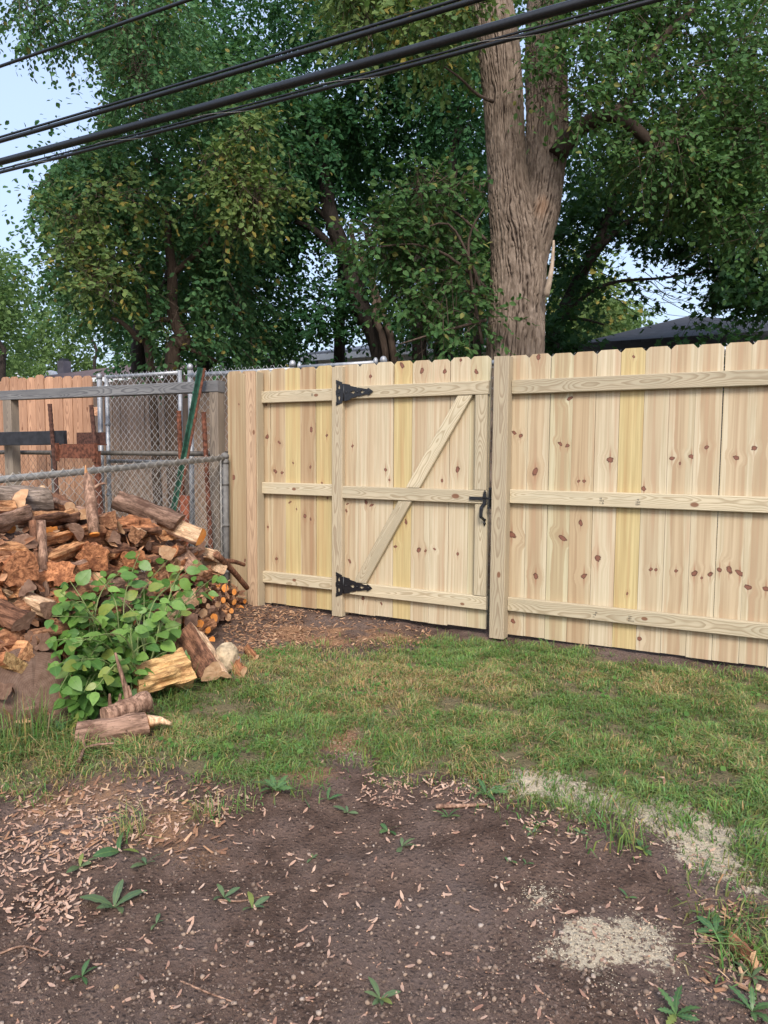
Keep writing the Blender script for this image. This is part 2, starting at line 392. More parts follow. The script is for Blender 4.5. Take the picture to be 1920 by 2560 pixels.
def soil_mat():
    M = Mat("soil"); p = M.coord(); z = M.gattr("zone"); zs = M.n("ShaderNodeSeparateColor", {0: z}, None).outputs
    n1 = M.noise(p, 9, 6, 0.7); n2 = M.noise(p, 85, 6, 0.75); n3 = M.noise(p, 2.2, 3); v = M.vor(p, 130); v2 = M.vor(p, 60)
    c = M.mix(M.mr(n1, 0.33, 0.68), (0.082, 0.051, 0.038), (0.172, 0.112, 0.086))
    c = M.mix(M.mr(n3, 0.42, 0.66), c, (0.168, 0.12, 0.10))
    c = M.mix(M.mr(n2, 0.5, 0.66, 0, .7), c, (0.042, 0.028, 0.023))
    c = M.mix(M.mr(n2, 0.40, 0.30, 0, .45), c, (0.24, 0.18, 0.15))
    spk = M.ma('MULTIPLY', M.mr(v, 0.10, 0.2, 1, 0), M.mr(M.noise(p, 40, 2), 0.55, 0.62))
    c = M.mix(spk, c, (0.36, 0.25, 0.17))
    dr = M.mix(n2, (0.105, 0.092, 0.044), (0.25, 0.205, 0.115))
    c = M.mix(M.ma('MULTIPLY', M.mr(M.ma('ADD', zs[0], M.ma('MULTIPLY', M.ma('SUBTRACT', n1, 0.5), 1.4)), 0.25, 0.9), 0.85), c, dr)
    ft = M.mix(n2, (0.20, 0.095, 0.048), (0.42, 0.25, 0.14))
    c = M.mix(M.mr(M.ma('ADD', zs[2], M.ma('MULTIPLY', M.ma('SUBTRACT', n2, 0.5), 1.2)), 0.3, 0.75, 0, .8), c, ft)
    sw = M.mix(n2, (0.58, 0.50, 0.38), (0.46, 0.38, 0.27))
    sm = M.mr(M.ma('ADD', zs[1], M.ma('MULTIPLY', M.ma('SUBTRACT', M.noise(p, 55, 5, 0.75), 0.5), 2.2)), 0.42, 0.74)
    c = M.mix(sm, c, sw)
    h = M.ma('ADD', M.ma('MULTIPLY', n2, 0.6), M.ma('MULTIPLY', M.mr(v2, 0.0, 0.5), -0.4))
    return M.bsdf(c, 0.95, M.bump(h, 1.0, 0.022), 0, 0.15)
SOIL = soil_mat()
gme = mesh_np("ground", np.stack([GX, GY, GZ], -1).reshape(-1, 3), GF, SOIL, True, attr={"zone": zone})
ground = link("ground", gme); ground["kind"] = "structure"
def gz(X, Y): return ground_h(np.asarray(X, float), np.asarray(Y, float))

# ------------------------------------------------------------------ new wooden fence and gate
_pk = {}
def picket_mesh(w, h, t=0.016, ear=0.022, style='dog'):
    key = (round(w, 3), round(h, 3), style, t)
    if key not in _pk:
        a = w / 2
        if style == 'dog': top = [(a, h - ear), (a - ear, h), (-a + ear, h), (-a, h - ear)]
        elif style == 'round': top = [(a, h - .045), (a - .012, h - .018), (a - .035, h - .003), (-a + .035, h - .003), (-a + .012, h - .018), (-a, h - .045)]
        else: top = [(a, h), (-a, h)]
        mb = MB().poly([[(-a, 0), (a, 0)] + top], 0, t); _pk[key] = mb
    return _pk[key]
_pm = {}
def picket(parent, xc, w, z0, h, y, mat=PINE, style='dog', tint=None, heart=None, knots=(), t=0.016, tilt=None, local=None, name='picket', ear=0.022):
    k = (round(w, 3), round(h, 3), style, mat.name, t)
    if k not in _pm: _pm[k] = picket_mesh(w, h, t, ear, style).mesh("picket", mat)
    o = link(name, _pm[k], parent, (xc, y, z0), (0, random.gauss(0, .0012) if tilt is None else tilt, 0))
    o["tint"] = list(tint or (1.0, 1.0, 1.0)); o["heart"] = list(heart or (0.0, 0.0, 0.0))
    for i in range(4): o["knot%d" % i] = [float(v) for v in (knots[i] if i < len(knots) else (5.0, 5.0, 0.0))]
    return o
def lumber(parent, name, a, b, w, t, mat, yfront, roll=0.0, knot=None, chamfer=0.004, cuts=None):
    """a straight timber from a to b given as (x,z); front face at yfront, going back by t"""
    a = np.array(a, float); b = np.array(b, float); L = float(np.hypot(*(b - a)))
    hw, c = w / 2, chamfer
    sec = [(-hw + c, 0), (hw - c, 0), (hw, c), (hw, t - c), (hw - c, t), (-hw + c, t), (-hw, t - c), (-hw, c)]
    s0, s1 = cuts or (0, 0)        # slant of the end cuts: shift of z per unit x
    V = [(x, y, s0 * x) for x, y in sec] + [(x, y, L + s1 * x) for x, y in sec]; n = 8
    F = [list(range(n)), list(range(2 * n - 1, n - 1, -1))] + [(i, i + n, (i + 1) % n + n, (i + 1) % n) for i in range(n)]
    me = MB().add(V, F).mesh(name, mat)
    ang = math.atan2(b[0] - a[0], b[1] - a[1])
    o = link(name, me, parent, (a[0], yfront, a[1]), (0, ang, 0))
    o["knot0"] = list(knot or (5.0, 5.0, 0.0)); return o
def rk(n, w=0.14, lo=0.06, hi=1.78):
    ks = []
    for _ in range(n): ks.append((random.uniform(-w * .38, w * .38), random.uniform(lo, hi), random.uniform(.006, .012)))
    return ks
PINK = (1.0, 0.98, 0.95); PALE = (1.03, 1.0, 0.97); YEL = (1.0, 0.92, 0.65); TANB = (0.93, 0.87, 0.80); GRN = (0.97, 0.985, 0.91); DUSK = (0.87, 0.79, 0.70)
right = empty("wooden_fence", (-1.0, FY, 0), "new pale pine picket fence panel with latch post and three long rails", "fence")
RX0 = -1.403
def local(o): o.location.x += 1.0; o.location.y -= FY; return o
knots_r = [  # from the boards in view, local (x, z, r)
    ([(-.02, 1.32, .010), (.025, 1.30, .012), (-.02, .66, .017), (.0, .09, .013)], PINK, (.0, .05, .7)),
    ([(-.01, 1.79, .015), (-.015, 1.07, .017), (.005, .40, .016)], PINK, (-.01, .045, .9)),
    ([(.0, 1.25, .010), (.045, 1.24, .010), (.03, .66, .015), (.05, 1.53, .011)], GRN, (.005, .043, .85)),
    ([(-.02, 1.02, .009), (.015, 1.02, .010), (.0, .76, .012), (.03, .43, .016)], TANB, (-.02, .06, .9)),
    ([(.025, 1.15, .019), (-.03, .545, .019)], PALE, (0, .0, .0)),
    ([(.0, 1.76, .007), (.01, .34, .006)], YEL, (-.02, .02, .3)),
    ([(-.055, .98, .014), (.0, .50, .010), (.03, .50, .009), (-.05, .07, .014)], PINK, (-.01, .045, .6)),
    ([(-.045, 1.16, .013), (.0, 1.13, .007), (.06, 1.17, .012), (.0, .50, .009)], PINK, (.0, .037, .95)),
    ([(.0, 1.23, .011), (-.04, .50, .015), (.045, .50, .013), (.0, .475, .007)], PALE, (.0, .04, .85)),
    ([(.01, 1.17, .012), (.0, .535, .014), (-.05, .53, .012), (.055, .52, .015)], PALE, (.01, .05, .8)),
    ([(-.04, 1.22, .014), (.055, 1.20, .012), (-.04, .44, .014), (.05, .44, .013)], PINK, (.015, .055, .8)),
    ([(.02, .9, .013), (.02, .3, .011)], PALE, (0, .04, .6)), ([(.0, 1.3, .013)], TANB, (0, .05, .8)), ([(.02, .6, .013), (-.03, 1.5, .012)], YEL, (0, 0, 0)),
    ([(.0, 1.1, .013)], PINK, (0, .04, .8)), ([(.01, .7, .013)], PALE, (0, .05, .6)), ([(.0, 1.4, .012)], GRN, (0, .04, .8))]
for i, (ks, tint, heart) in enumerate(knots_r):
    w = 0.1385; xc = RX0 - 0.1405 / 2 + 0.1405 * i + (0.0 if i else -0.0)
    j = random.uniform(-.004, .004)
    local(picket(right, xc, w, 0.015 + j, 1.81, FY + random.uniform(-.0015, .0015), PINE, 'dog', tint, heart, ks))
for z, kn in ((1.6215, (0.02, 1.6, .010)), (0.925, (.012, 1.1, .015)), (0.2215, (.0, .85, .012))):
    local(lumber(right, "rail", (-1.50, z), (0.84, z), 0.0885, 0.038, RAIL, FY - 0.0395, knot=kn))
local(lumber(right, "post", (-1.553, 0.0), (-1.553, 1.812), 0.100, 0.089, POST, FY - 0.10, knot=(.01, .42, .013)))
local(lumber(right, "post", (0.885, 0.0), (0.885, 1.812), 0.095, 0.089, POST, FY - 0.10))
for X, z in ((-.93, .925), (-.72, .925), (-.95, .2215), (-.74, .2215)):     # faint printed grade stamps
    mb = MB()
    for r in range(3):
        for c in range(random.randint(3, 5)):
            if random.random() < .8: mb.box((X + c * .007, -.0403 , z - .022 + r * .014), (.004, .0008, random.uniform(.004, .011)))
    local(mb.obj("grade_stamp", PRINT, right, loc=(0, FY, 0)))
left = empty("wooden_fence", (-3.3, FY, 0), "short pine fence section between the gate and the chain-link corner post", "fence")
def local2(o): o.location.x += 3.3; o.location.y -= FY; return o
LX0 = -3.295
for i, (tint, heart, ks) in enumerate([(DUSK, (0, .05, .8), [(.0, 1.2, .012)]), (DUSK, (0, .06, .9), [(.02, .8, .012)]), (TANB, (0, .05, .9), [(.04, 1.3, .016), (.03, 1.55, .010), (.04, .6, .01)]),
                                      (TANB, (0, .055, .9), [(-.03, 1.03, .013), (.035, 1.02, .012), (.01, 1.25, .009), (-.02, .35, .013)]),
                                      (YEL, (.0, .03, .25), [(.0, 1.1, .007), (.03, .75, .007), (-.03, .8, .007)]),
                                      (DUSK, (0, .06, .95), [(.03, 1.35, .013), (.02, 1.07, .009), (-.03, .7, .015), (.02, .68, .009)]),
                                      (YEL, (.0, .02, .2), [(.02, 1.3, .010), (-.02, .95, .008), (.03, .84, .010)]), (PALE, (0, .04, .6), [(.0, .9, .012)])]):
    local2(picket(left, LX0 - 0.1405 * 3.5 + 0.1405 * i, 0.1385, 0.02 + random.uniform(-.006, .006), 1.81, FY + random.uniform(-.001, .001), PINE, 'dog', tint, heart, ks))
for z in (1.6185, 0.924, 0.230):
    local2(lumber(left, "rail", (-3.74, z), (-2.842, z), 0.0885, 0.038, RAIL, FY - 0.0395, knot=(.0, .75 if z > 1 else .55, .012)))
local2(picket(left, -3.70, 0.135, 0.02, 1.79, FY - 0.058, PINE, 'round', (.80, .72, .62), (.02, .05, .5), [(-.06, .98, .020), (.0, 1.55, .006), (.05, .33, .010)], tilt=0.004))
local2(lumber(left, "post", (-3.533, 0.0), (-3.533, 1.805), 0.090, 0.085, POST, FY - 0.098))
local2(lumber(left, "facing_board", (-3.537, 0.0), (-3.537, 1.81), 0.090, 0.016, BROWNPOST, FY - 0.115, knot=(.03, 1.35, .012), chamfer=.002))
local2(lumber(left, "post", (-2.797, 0.0), (-2.797, 1.812), 0.089, 0.055, POST, FY - 0.060))
mb = MB()
for c in range(3): mb.box((-3.03 + c * .006, -.0403, 1.622), (.0025, .0008, .02))
local2(mb.obj("grade_stamp", PRINT, left, loc=(0, FY, 0)))

gate = empty("wooden_gate", (-2.2, FY, 0), "pine yard gate with diagonal brace, black strap hinges and thumb latch", "gate")
def local3(o): o.location.x += 2.2; o.location.y -= FY; return o
GP = FY - 0.017; GXX = -2.497
gb = [(PINK, (0, .05, .7), [(.02, 1.22, .010), (-.03, .75, .009), (.0, .38, .010), (-.02, .80, .007)]),
      (PALE, (.03, .03, .6), [(.02, 1.71, .013), (-.01, .82, .013), (-.03, .12, .013), (.035, .80, .009)]),
      (PALE, (0, 0, 0), [(.01, 1.05, .012), (-.02, .09, .008), (.04, .98, .008)]),
      (YEL, (0, .02, .2), [(-.01, 1.77, .014), (.03, .69, .011), (-.05, .51, .010)]),
      (PINK, (-.01, .04, .8), [(.0, 1.73, .015), (-.03, 1.05, .008), (-.01, .50, .016), (.04, .50, .009)]),
      (PALE, (.02, .03, .5), [(.03, 1.72, .014), (.02, .99, .010), (-.03, .52, .007)]),
      (PALE, (0, .02, .3), [(.0, 1.78, .010), (-.01, 1.06, .016), (.0, .49, .010)]),
      (GRN, (-.03, .03, .6), [(-.03, 1.70, .012), (.02, .42, .010)])]
for i, (tint, heart, ks) in enumerate(gb):
    w = 0.1385 if i else 0.150; xc = GXX - 0.1405 * 1.5 + 0.1405 * i - (0 if i else .006)
    local3(picket(gate, xc, w, 0.028 + random.uniform(-.004, .004), 1.80, GP + random.uniform(-.001, .001), PINE, 'dog', tint, heart, ks))
GFR = GP - 0.0385
def gl(name, a, b, w=.0885, knot=None, cuts=None, mat=RAIL): return local3(lumber(gate, name, a, b, w, .038, mat, GFR, knot=knot, cuts=cuts))
gl("rail", (-2.790, 1.6265), (-1.651, 1.6245)); gl("rail", (-2.790, .9150), (-1.651, .9145), knot=(.0, .92, .018)); gl("rail", (-2.790, .2165), (-1.643, .2125), knot=(.02, .98, .010))
ang = math.atan2(.37, .612)
def brace(a, b):
    d = np.array(b) - np.array(a); s = d[0] / d[1]
    gl("brace", a, b, .0885, None, (s, s), RAIL)
brace((-2.606, .266), (-2.249, .867)); brace((-2.190, .963), (-1.815, 1.577))
gl("stile", (-1.690, .262), (-1.690, .8665), .086); gl("stile", (-1.698, .9620), (-1.700, 1.579), .084)
# strap hinges
def hinge(zc):
    h = MB()
    pl = [(-2.803, zc + .092), (-2.751, zc + .073), (-2.751, zc + .062), (-2.741, zc + .062), (-2.741, zc - .062), (-2.751, zc - .062), (-2.751, zc - .073), (-2.803, zc - .092), (-2.803, zc - .07), (-2.799, zc - .062), (-2.799, zc - .02), (-2.804, zc - .014), (-2.804, zc + .014), (-2.799, zc + .02), (-2.799, zc + .062), (-2.803, zc + .07)]
    di = lambda x, z, a, b, c: [(x - a, z), (x, z + b), (x + c, z), (x, z - b)]
    dv = lambda x, z: [(x, z + .024), (x + .009, z - .004), (x, z - .013), (x - .009, z - .004)]
    dw = lambda x, z: [(x, z - .024), (x + .009, z + .004), (x, z + .013), (x - .009, z + .004)]
    root = h.poly([pl, dv(-2.775, zc + .036), dw(-2.775, zc - .036)], -.0648, -.0605).obj("hinge", BLACKMETAL, gate, loc=(0, FY, 0)); local3(root)
    s = MB()
    up = [(-2.733, .062), (-2.686, .054), (-2.684, .045), (-2.632, .034), (-2.626, .026), (-2.618, .031), (-2.545, .017), (-2.540, .024), (-2.532, .024), (-2.499, .001)]
    out = [(x, zc + z) for x, z in up] + [(x, zc - z) for x, z in up[::-1]]
    s.poly([out, di(-2.655, zc, .031, .012, .014), di(-2.588, zc, .013, .011, .028)], -.0658, -.0605)
    so_ = s.obj("strap", BLACKMETAL, root)
    k = MB().tube([(-2.737, -.064, zc - .062), (-2.737, -.064, zc + .062)], .0055, 8)
    k.obj("hinge_pin", BLACKMETAL, root)
    for x, z in ((-2.793, .073), (-2.777, 0), (-2.793, -.073), (-2.715, 0), (-2.622, 0), (-2.528, 0)):
        MB().tube([(x, -.0655, zc + z), (x, -.070, zc + z), (x, -.072, zc + z)], [.0062, .0062, .003], 8).obj("bolt_head", BLACKMETAL, root)
hinge(1.6275); hinge(.2365)
# thumb latch
lt = MB().box((-1.715, -.0625, .906), (.105, .012, .021)).obj("latch", BLACKMETAL, gate, loc=(0, FY, 0)); local3(lt)
MB().tube([(-1.668, -.066, .909), (-1.612, -.080, .908), (-1.600, -.082, .908)], .0065, 8).obj("latch_bar", BLACKMETAL, lt)
b = MB(); b.box((-1.662, -.0625, .903), (.020, .013, .075))
b.tube([(-1.662, -.062, .938), (-1.662, -.062, .942), (-1.662, -.062, .948), (-1.662, -.062, .953), (-1.662, -.062, .962)], [.006, .006, .0105, .007, .001], 8)
b.obj("latch_plate", BLACKMETAL, lt)
hd = MB(); hp = [(-1.662, -.066, .872), (-1.664, -.075, .866), (-1.668, -.104, .850), (-1.668, -.108, .842), (-1.668, -.108, .795), (-1.668, -.104, .786), (-1.662, -.075, .772), (-1.660, -.066, .766)]
for q, r in zip(hp[:-1], hp[1:]):
    q = np.array(q); r = np.array(r); d = r - q; L = np.linalg.norm(d); d /= L
    X = np.array([1.0, 0, 0]); Yv = np.cross(d, X); Yv /= np.linalg.norm(Yv); X = np.cross(Yv, d)
    hd.box((q + r) / 2, (.021, .008, L * 1.12), rot=np.stack([X, Yv, d], 1))
hd.obj("handle", BLACKMETAL, lt)
MB().tube([(-1.660, -.062, .775), (-1.660, -.062, .768), (-1.660, -.062, .760), (-1.660, -.062, .752), (-1.660, -.062, .744), (-1.660, -.062, .738), (-1.660, -.062, .728)], [.007, .011, .007, .006, .0105, .007, .003], 8).obj("finial", BLACKMETAL, lt)
st = MB(); st.box((-1.622, -.070, .912), (.006, .040, .135)); st.box((-1.616, -.082, .972), (.016, .014, .010)); st.box((-1.620, -.084, .848), (.022, .016, .012)); st.obj("strike_plate", BLACKMETAL, lt)
# ------------------------------------------------------------------ chain-link
def chain(name, parent, A, B, z0, z1, p, mat, r=0.0018, barb=0.0):
    """woven wire between ground points A and B (x,y), from z0 to z1 (z1 may differ at B)"""
    A = np.array(A, float); B = np.array(B, float); L = np.linalg.norm(B - A); d = (B - A) / L; nrm = np.array([-d[1], d[0]])
    z1a, z1b = z1 if isinstance(z1, tuple) else (z1, z1)
    nw = int(L / (p / 2)); Vs = []; Fs = []; off = 0
    for i in range(nw):
        zt = z1a + (z1b - z1a) * i / nw
        nj = int((zt - z0) / (p / 2)); j = np.arange(nj + 1)
        u = (i + ((j + i) % 2)) * p / 2; v = zt - (nj - j) * p / 2 if nj else zt
        u = u + 0.0015 * np.sin(i * 1.7 + j)
        w = 0.0022 * np.where((j + i) % 2 == 0, 1, -1)
        P = np.stack([A[0] + d[0] * u + nrm[0] * w, A[1] + d[1] * u + nrm[1] * w, v], 1)
        if barb:
            e = P[-1].copy(); s = 1 if ((nj + i) % 2) == 0 else -1
            P = np.vstack([P, [e[0] + d[0] * s * barb * .8, e[1] + d[1] * s * barb * .8, e[2] + barb]])
        T = np.gradient(P, axis=0); T /= np.linalg.norm(T, axis=1)[:, None]
        U = np.tile(np.array([nrm[0], nrm[1], 0]), (len(P), 1)); W = np.cross(T, U)
        a = np.array([0, 2.0944, 4.18879])
        R = P[:, None, :] + r * (np.cos(a)[None, :, None] * U[:, None, :] + np.sin(a)[None, :, None] * W[:, None, :])
        n = len(P); Vs.append(R.reshape(-1, 3)); k = np.arange(n - 1)[:, None] * 3
        f = np.concatenate([np.stack([k[:, 0] + q, k[:, 0] + (q + 1) % 3, k[:, 0] + 3 + (q + 1) % 3, k[:, 0] + 3 + q], 1) for q in range(3)])
        Fs.append(f + off); off += n * 3
    o = link(name, mesh_np(name, np.concatenate(Vs), np.concatenate(Fs), mat, True), parent)
    o["kind"] = "stuff"; return o
def pipe(name, parent, a, b, r, mat, n=12): return MB().tube([a, b], r, n).obj(name, mat, parent)
def cap_post(parent, x, y, h, r, mat):
    p = pipe("post", parent, (x, y, 0), (x, y, h), r, mat)
    MB().tube([(x, y, h - .03), (x, y, h), (x, y, h + .012), (x, y, h + .022), (x, y, h + .026)], [r * 1.18, r * 1.18, r * 1.0, r * .6, r * .12], 12).obj("post_cap", mat, p)
    return p
# low silver fence behind the woodpile, square to the new fence
lx = -3.83
low = empty("chain_link_fence", (0, 0, 0), "low silver chain-link fence behind the woodpile, top rail sloping", "chain-link fence")
zr = lambda y: 1.155 - (4.5 - y) * 0.062
pipe("top_rail", low, (lx, 0.6, zr(.6)), (lx, 4.46, zr(4.46)), .021, OLDGALV)
POSTG = flat_mat("dull_grey_post", (.16, .155, .15), .7, .25, 20, .1)
pp = pipe("post", low, (lx, 4.47, 0), (lx, 4.47, 1.17), .028, POSTG)
MB().tube([(lx, 4.47, 1.15), (lx, 4.47, 1.175), (lx, 4.47, 1.19), (lx, 4.47, 1.197)], [.032, .032, .022, .004], 12).obj("post_cap", POSTG, pp)
for z in (.25, .62, .95, 1.12): MB().tube([(lx, 4.47, z - .012), (lx, 4.47, z + .012)], .031, 12).obj("tension_band", POSTG, pp)
pipe("tension_bar", low, (lx + .012, 4.405, .05), (lx + .012, 4.405, 1.15), .007, OLDGALV, 6)
pipe("post", low, (lx, 1.9, 0), (lx, 1.9, zr(1.9) - .01), .025, OLDGALV)
chain("wire_mesh", low, (lx + .024, 0.6), (lx + .024, 4.43), .04, (zr(.6) + .035, zr(4.43) + .035), .074, flat_mat("old_wire", (.46, .44, .41), .5, .2, 30, .3), .0023)
# tall framed gate panel and the tall fence running on behind the new fence
TY = 4.75
GALVW = flat_mat("galvanised_wire", (.66, .67, .69), .5, .15, 25, .3)
tg = empty("chain_link_gate", (0, 0, 0), "tall galvanised chain-link gate panel with mid rail in front of old boards", "chain-link gate")
for x in (-5.46, -4.56): pipe("upright", tg, (x, TY, .06), (x, TY, 1.90), .019, GALV)
for z in (.30, 1.11, 1.88): pipe("cross_rail", tg, (-5.46, TY, z), (-4.56, TY, z), .017, GALV)
chain("wire_mesh", tg, (-5.45, TY - .02), (-4.53, TY - .02), .08, 1.875, .071, GALVW, .0015, .03)
for x in (-5.50,):
    for z in (1.80, 1.45, 1.18, .8): MB().tube([(x + .04, TY, z - .01), (x + .04, TY, z + .01)], .026, 10).obj("hinge_band", GALV, tg)
tf = empty("chain_link_fence", (0, 0, 0), "tall galvanised chain-link fence close behind the new pickets", "chain-link fence")
for x, h in ((-5.58, 1.90), (-4.46, 1.93), (-3.39, 1.90), (-2.575, 1.885), (-0.2, 1.80), (1.3, 1.80)): cap_post(tf, x, TY + .02, h, .023, GALV)
for x in (-3.31, -2.63): cap_post(tf, x, TY, 1.875, .016, GALV)
pipe("top_rail", tf, (-4.46, TY + .01, 1.855), (-3.39, TY + .01, 1.852), .019, GALV)
pipe("top_rail", tf, (-3.31, TY, 1.862), (-2.63, TY, 1.862), .017, GALV)
pipe("top_rail", tf, (-2.575, TY + .01, 1.815), (1.3, TY + .01, 1.815), .019, GALV)
chain("wire_mesh", tf, (-4.45, TY - .012), (-3.42, TY - .012), .05, 1.858, .071, GALVW, .0016, .032)
chain("wire_mesh", tf, (-2.57, TY - .012), (1.3, TY - .012), .05, 1.818, .071, GALV, .0019, .03)
pts = [(-3.3 + .07 * i, TY, 1.875 + .028 * math.sin(i * 2.3) * (i % 3)) for i in range(10)]
MB().tube(pts, .0022, 4).obj("loose_wire", DARKPIPE, tf)
# dark low fence behind the rack
dk = empty("chain_link_fence", (0, 0, 0), "low dark weathered chain-link fence behind the grey timber frame", "chain-link fence")
DY = 4.655
pipe("top_rail", dk, (-8.5, DY, 1.185), (-3.9, DY, 1.185), .021, DARKPIPE)
for x in (-6.10, -8.4): 
    q = pipe("post", dk, (x, DY, 0), (x, DY, 1.17), .027, DARKPIPE)
    MB().tube([(x, DY, 1.14), (x, DY, 1.20), (x, DY, 1.215)], [.032, .032, .012], 12).obj("post_cap", DARKPIPE, q)
chain("wire_mesh", dk, (-8.4, DY + .024), (-3.95, DY + .024), .05, 1.19, .074, DARKPIPE, .0016)
# ------------------------------------------------------------------ grey timber frame with stakes leaning about it
fr = empty("timber_frame", (-5.2, 4.47, 0), "weathered grey timber goalpost frame behind the woodpile", "timber frame")
def frl(*a, **k): o = lumber(fr, *a, **k); o.location.x += 5.2; o.location.y -= 4.47; return o
frl("beam", (-6.60, 1.728), (-3.885, 1.716), .088, .088, GREYWOOD, 4.46)
frl("post", (-6.50, 0), (-6.505, 1.682), .12, .09, GREYBROWN, 4.462)
frl("post", (-3.935, 0), (-3.935, 1.670), .088, .088, GREYBROWN, 4.462)
def rebar(parent, name, a, b, r=.017, mat=DARKRUST):
    n = 70; P = np.linspace(a, b, n); t = np.arange(n)
    prof = 1 + .14 * (t % 2)
    return MB().tube(P, r, 8, prof=prof, smooth=False).obj(name, mat, parent)
rk1 = empty("steel_rack", (-5.4, 4.35, 0), "rusty steel rack bracket with two ribbed rebar uprights", "rack")
def L_(p, o): return tuple(np.array(p) - np.array(o))
o1 = (-5.4, 4.35, 0)
rebar(rk1, "upright", L_((-5.53, 4.29, 0), o1), L_((-5.654, 4.29, 1.612), o1)); rebar(rk1, "upright", L_((-5.00, 4.33, 0), o1), L_((-5.197, 4.35, 1.594), o1))
MB().box((-5.36 + 5.4, -.03, 1.195), (.44, .012, .115)).obj("front_plate", RUST, rk1)
MB().box((-5.33 + 5.4, .10, 1.31), (.36, .012, .11)).obj("back_plate", DARKRUST, rk1)
MB().box((-5.34 + 5.4, .035, 1.257), (.42, .13, .010)).obj("shelf_plate", RUST, rk1)
for x in (-5.60, -5.115): MB().box((x + 5.4, -.045, 1.19), (.035, .03, .16)).obj("clip", RUST, rk1)
MB().box((-5.10 + 5.4, -.03, .60), (.05, .03, 1.2)).obj("flat_bar", RUST, rk1)
tag(lumber(None, "plank", (-7.2, 1.305), (-5.535, 1.318), .125, .035, BLACKBOARD, 4.33), "black painted plank lying across the rusty steel rack", "plank")
rk2 = empty("steel_rack", (-4.05, 4.3, 0), "pair of ribbed rusty rebar uprights beside the green post", "rack"); o2 = (-4.05, 4.3, 0)
rebar(rk2, "upright", L_((-4.15, 4.36, .02), o2), L_((-4.193, 4.35, 1.523), o2), .018, RUST); rebar(rk2, "upright", L_((-3.865, 4.36, .0), o2), L_((-3.935, 4.35, 1.508), o2), .017, RUST)
# green steel stake leaning on the beam
tp = empty("steel_fence_post", (0, 0, 0), "green painted steel fence stake with rusty back leaning on the grey beam", "post")
a = np.array([-4.33, 4.22, 0.02]); b = np.array([-3.995, 4.395, 1.855]); dd = (b - a) / np.linalg.norm(b - a); sx = np.cross(dd, [0, 1, 0]); sx /= np.linalg.norm(sx); sy = np.cross(dd, sx); RT = np.stack([sx, sy, dd], 1); LL = np.linalg.norm(b - a)
MB().box((a + b) / 2, (.050, .006, LL), rot=RT).obj("flange", GREENPAINT, tp)
MB().box((a + b) / 2 - sy * (.018 if sy[1] > 0 else -.018), (.006, .036, LL * .999), rot=RT).obj("stem", GREENPAINT, tp)
MB().box((a + b) / 2 - sx * (.036 if sx[0] < 0 else -.036), (.022, .006, LL * 1.002), rot=RT).obj("rusty_strip", RUST, tp)
for i in range(14):
    c = a + (b - a) * (i + .5) / 14 - sy * (.034 if sy[1] > 0 else -.034); MB().box(c, (.012, .008, .018), rot=RT).obj("stud", GREENPAINT, tp)
tag(lumber(None, "wooden_stake", (-4.08, .0), (-4.03, .86), .075, .03, flat_mat("reddish_stake", (.27, .085, .045), .8, .45, 22), 4.22), "short reddish wooden stake behind the low chain-link", "stake")
# ------------------------------------------------------------------ older board fences behind
oc = empty("board_fence", (-7.6, 5.1, 0), "older orange cedar board fence with rounded tops", "fence")
x = -11.5; i = 0
while x < -6.12:
    w = random.choice([.142, .142, .142, .1]) if i % 7 == 3 else .144
    h = 1.96 + random.uniform(-.02, .03)
    o = picket(oc, x + w / 2 + 7.6, w - .011, 0.02, h, random.uniform(-.004, .004), CEDAR, 'round', t=.018, name='board')
    o["knot0"] = [random.uniform(-.04, .04), random.uniform(.3, 1.7), .012]
    x += w; i += 1
for z in (.4, 1.6): o = lumber(oc, "rail", (-11.5 + 7.6, z), (-6.0 + 7.6, z), .089, .038, CEDAR, .022)
og = empty("board_fence", (-6.8, 7.0, 0), "old weathered grey-brown board fence behind the chain-link gate", "fence")
x = -9.6; i = 0
while x < -4.0:
    w = .15; o = picket(og, x + w / 2 + 6.8, w - .008, 0.02, 2.14 + random.uniform(-.02, .03), random.uniform(-.006, .006), OLDBOARD, 'round', t=.018, name='board'); x += w
    o["knot0"] = [random.uniform(-.04, .04), random.uniform(.3, 1.9), .011]
for z in (.4, 1.7): lumber(og, "rail", (-9.6 + 6.8, z), (-4.0 + 6.8, z), .089, .038, OLDBOARD, .022)
# ------------------------------------------------------------------ overhead cables, parallel to the fence
def cable(nm, Y, pts, r, label, lash=False):
    (xa, za), (xb, zb) = pts
    X = np.linspace(-40, 16, 57); Z = za + (zb - za) * (X - xa) / (xb - xa) + 0.0011 * (X - xa) * (X - xb)
    P = np.stack([X, X * 0 + Y, Z], 1)
    if lash:
        root = empty(nm, (0, 0, 0)); 
        MB().tube(P, r, 10).obj("cable", CABLE, root); MB().tube(P + np.array([0, 0, r * 1.9]), r * .55, 8).obj("support_strand", OLDGALV if lash == 2 else CABLE, root)
        if lash == 3: return tag(root, label, "cable", "overhead cables")
        n = 700; Xs = np.linspace(-9, 5, n); Zs = za + (zb - za) * (Xs - xa) / (xb - xa) + 0.0011 * (Xs - xa) * (Xs - xb); t = Xs * 2 * math.pi / 1.1
        Q = np.stack([Xs, Y + 1.25 * r * np.cos(t), Zs + r * .75 + 1.85 * r * np.sin(t)], 1)
        MB().tube(Q, .0016, 4).obj("lashing_wire", OLDGALV, root)
    else: root = MB().tube(P, r, 12).obj(nm, CABLE)
    return tag(root, label, "cable", "overhead cables")
CY = 4.5
def cp(p, q): a = onY(*p, CY); b = onY(*q, CY); return ((a[0], a[2]), (b[0], b[2]))
cable("utility_cable", CY, cp((0, 353), (1190, 0)), .019, "middle-height overhead cable just above the thickest one", 3)
cable("utility_cable", CY, cp((0, 405), (1480, 0)), .031, "thickest black overhead cable")
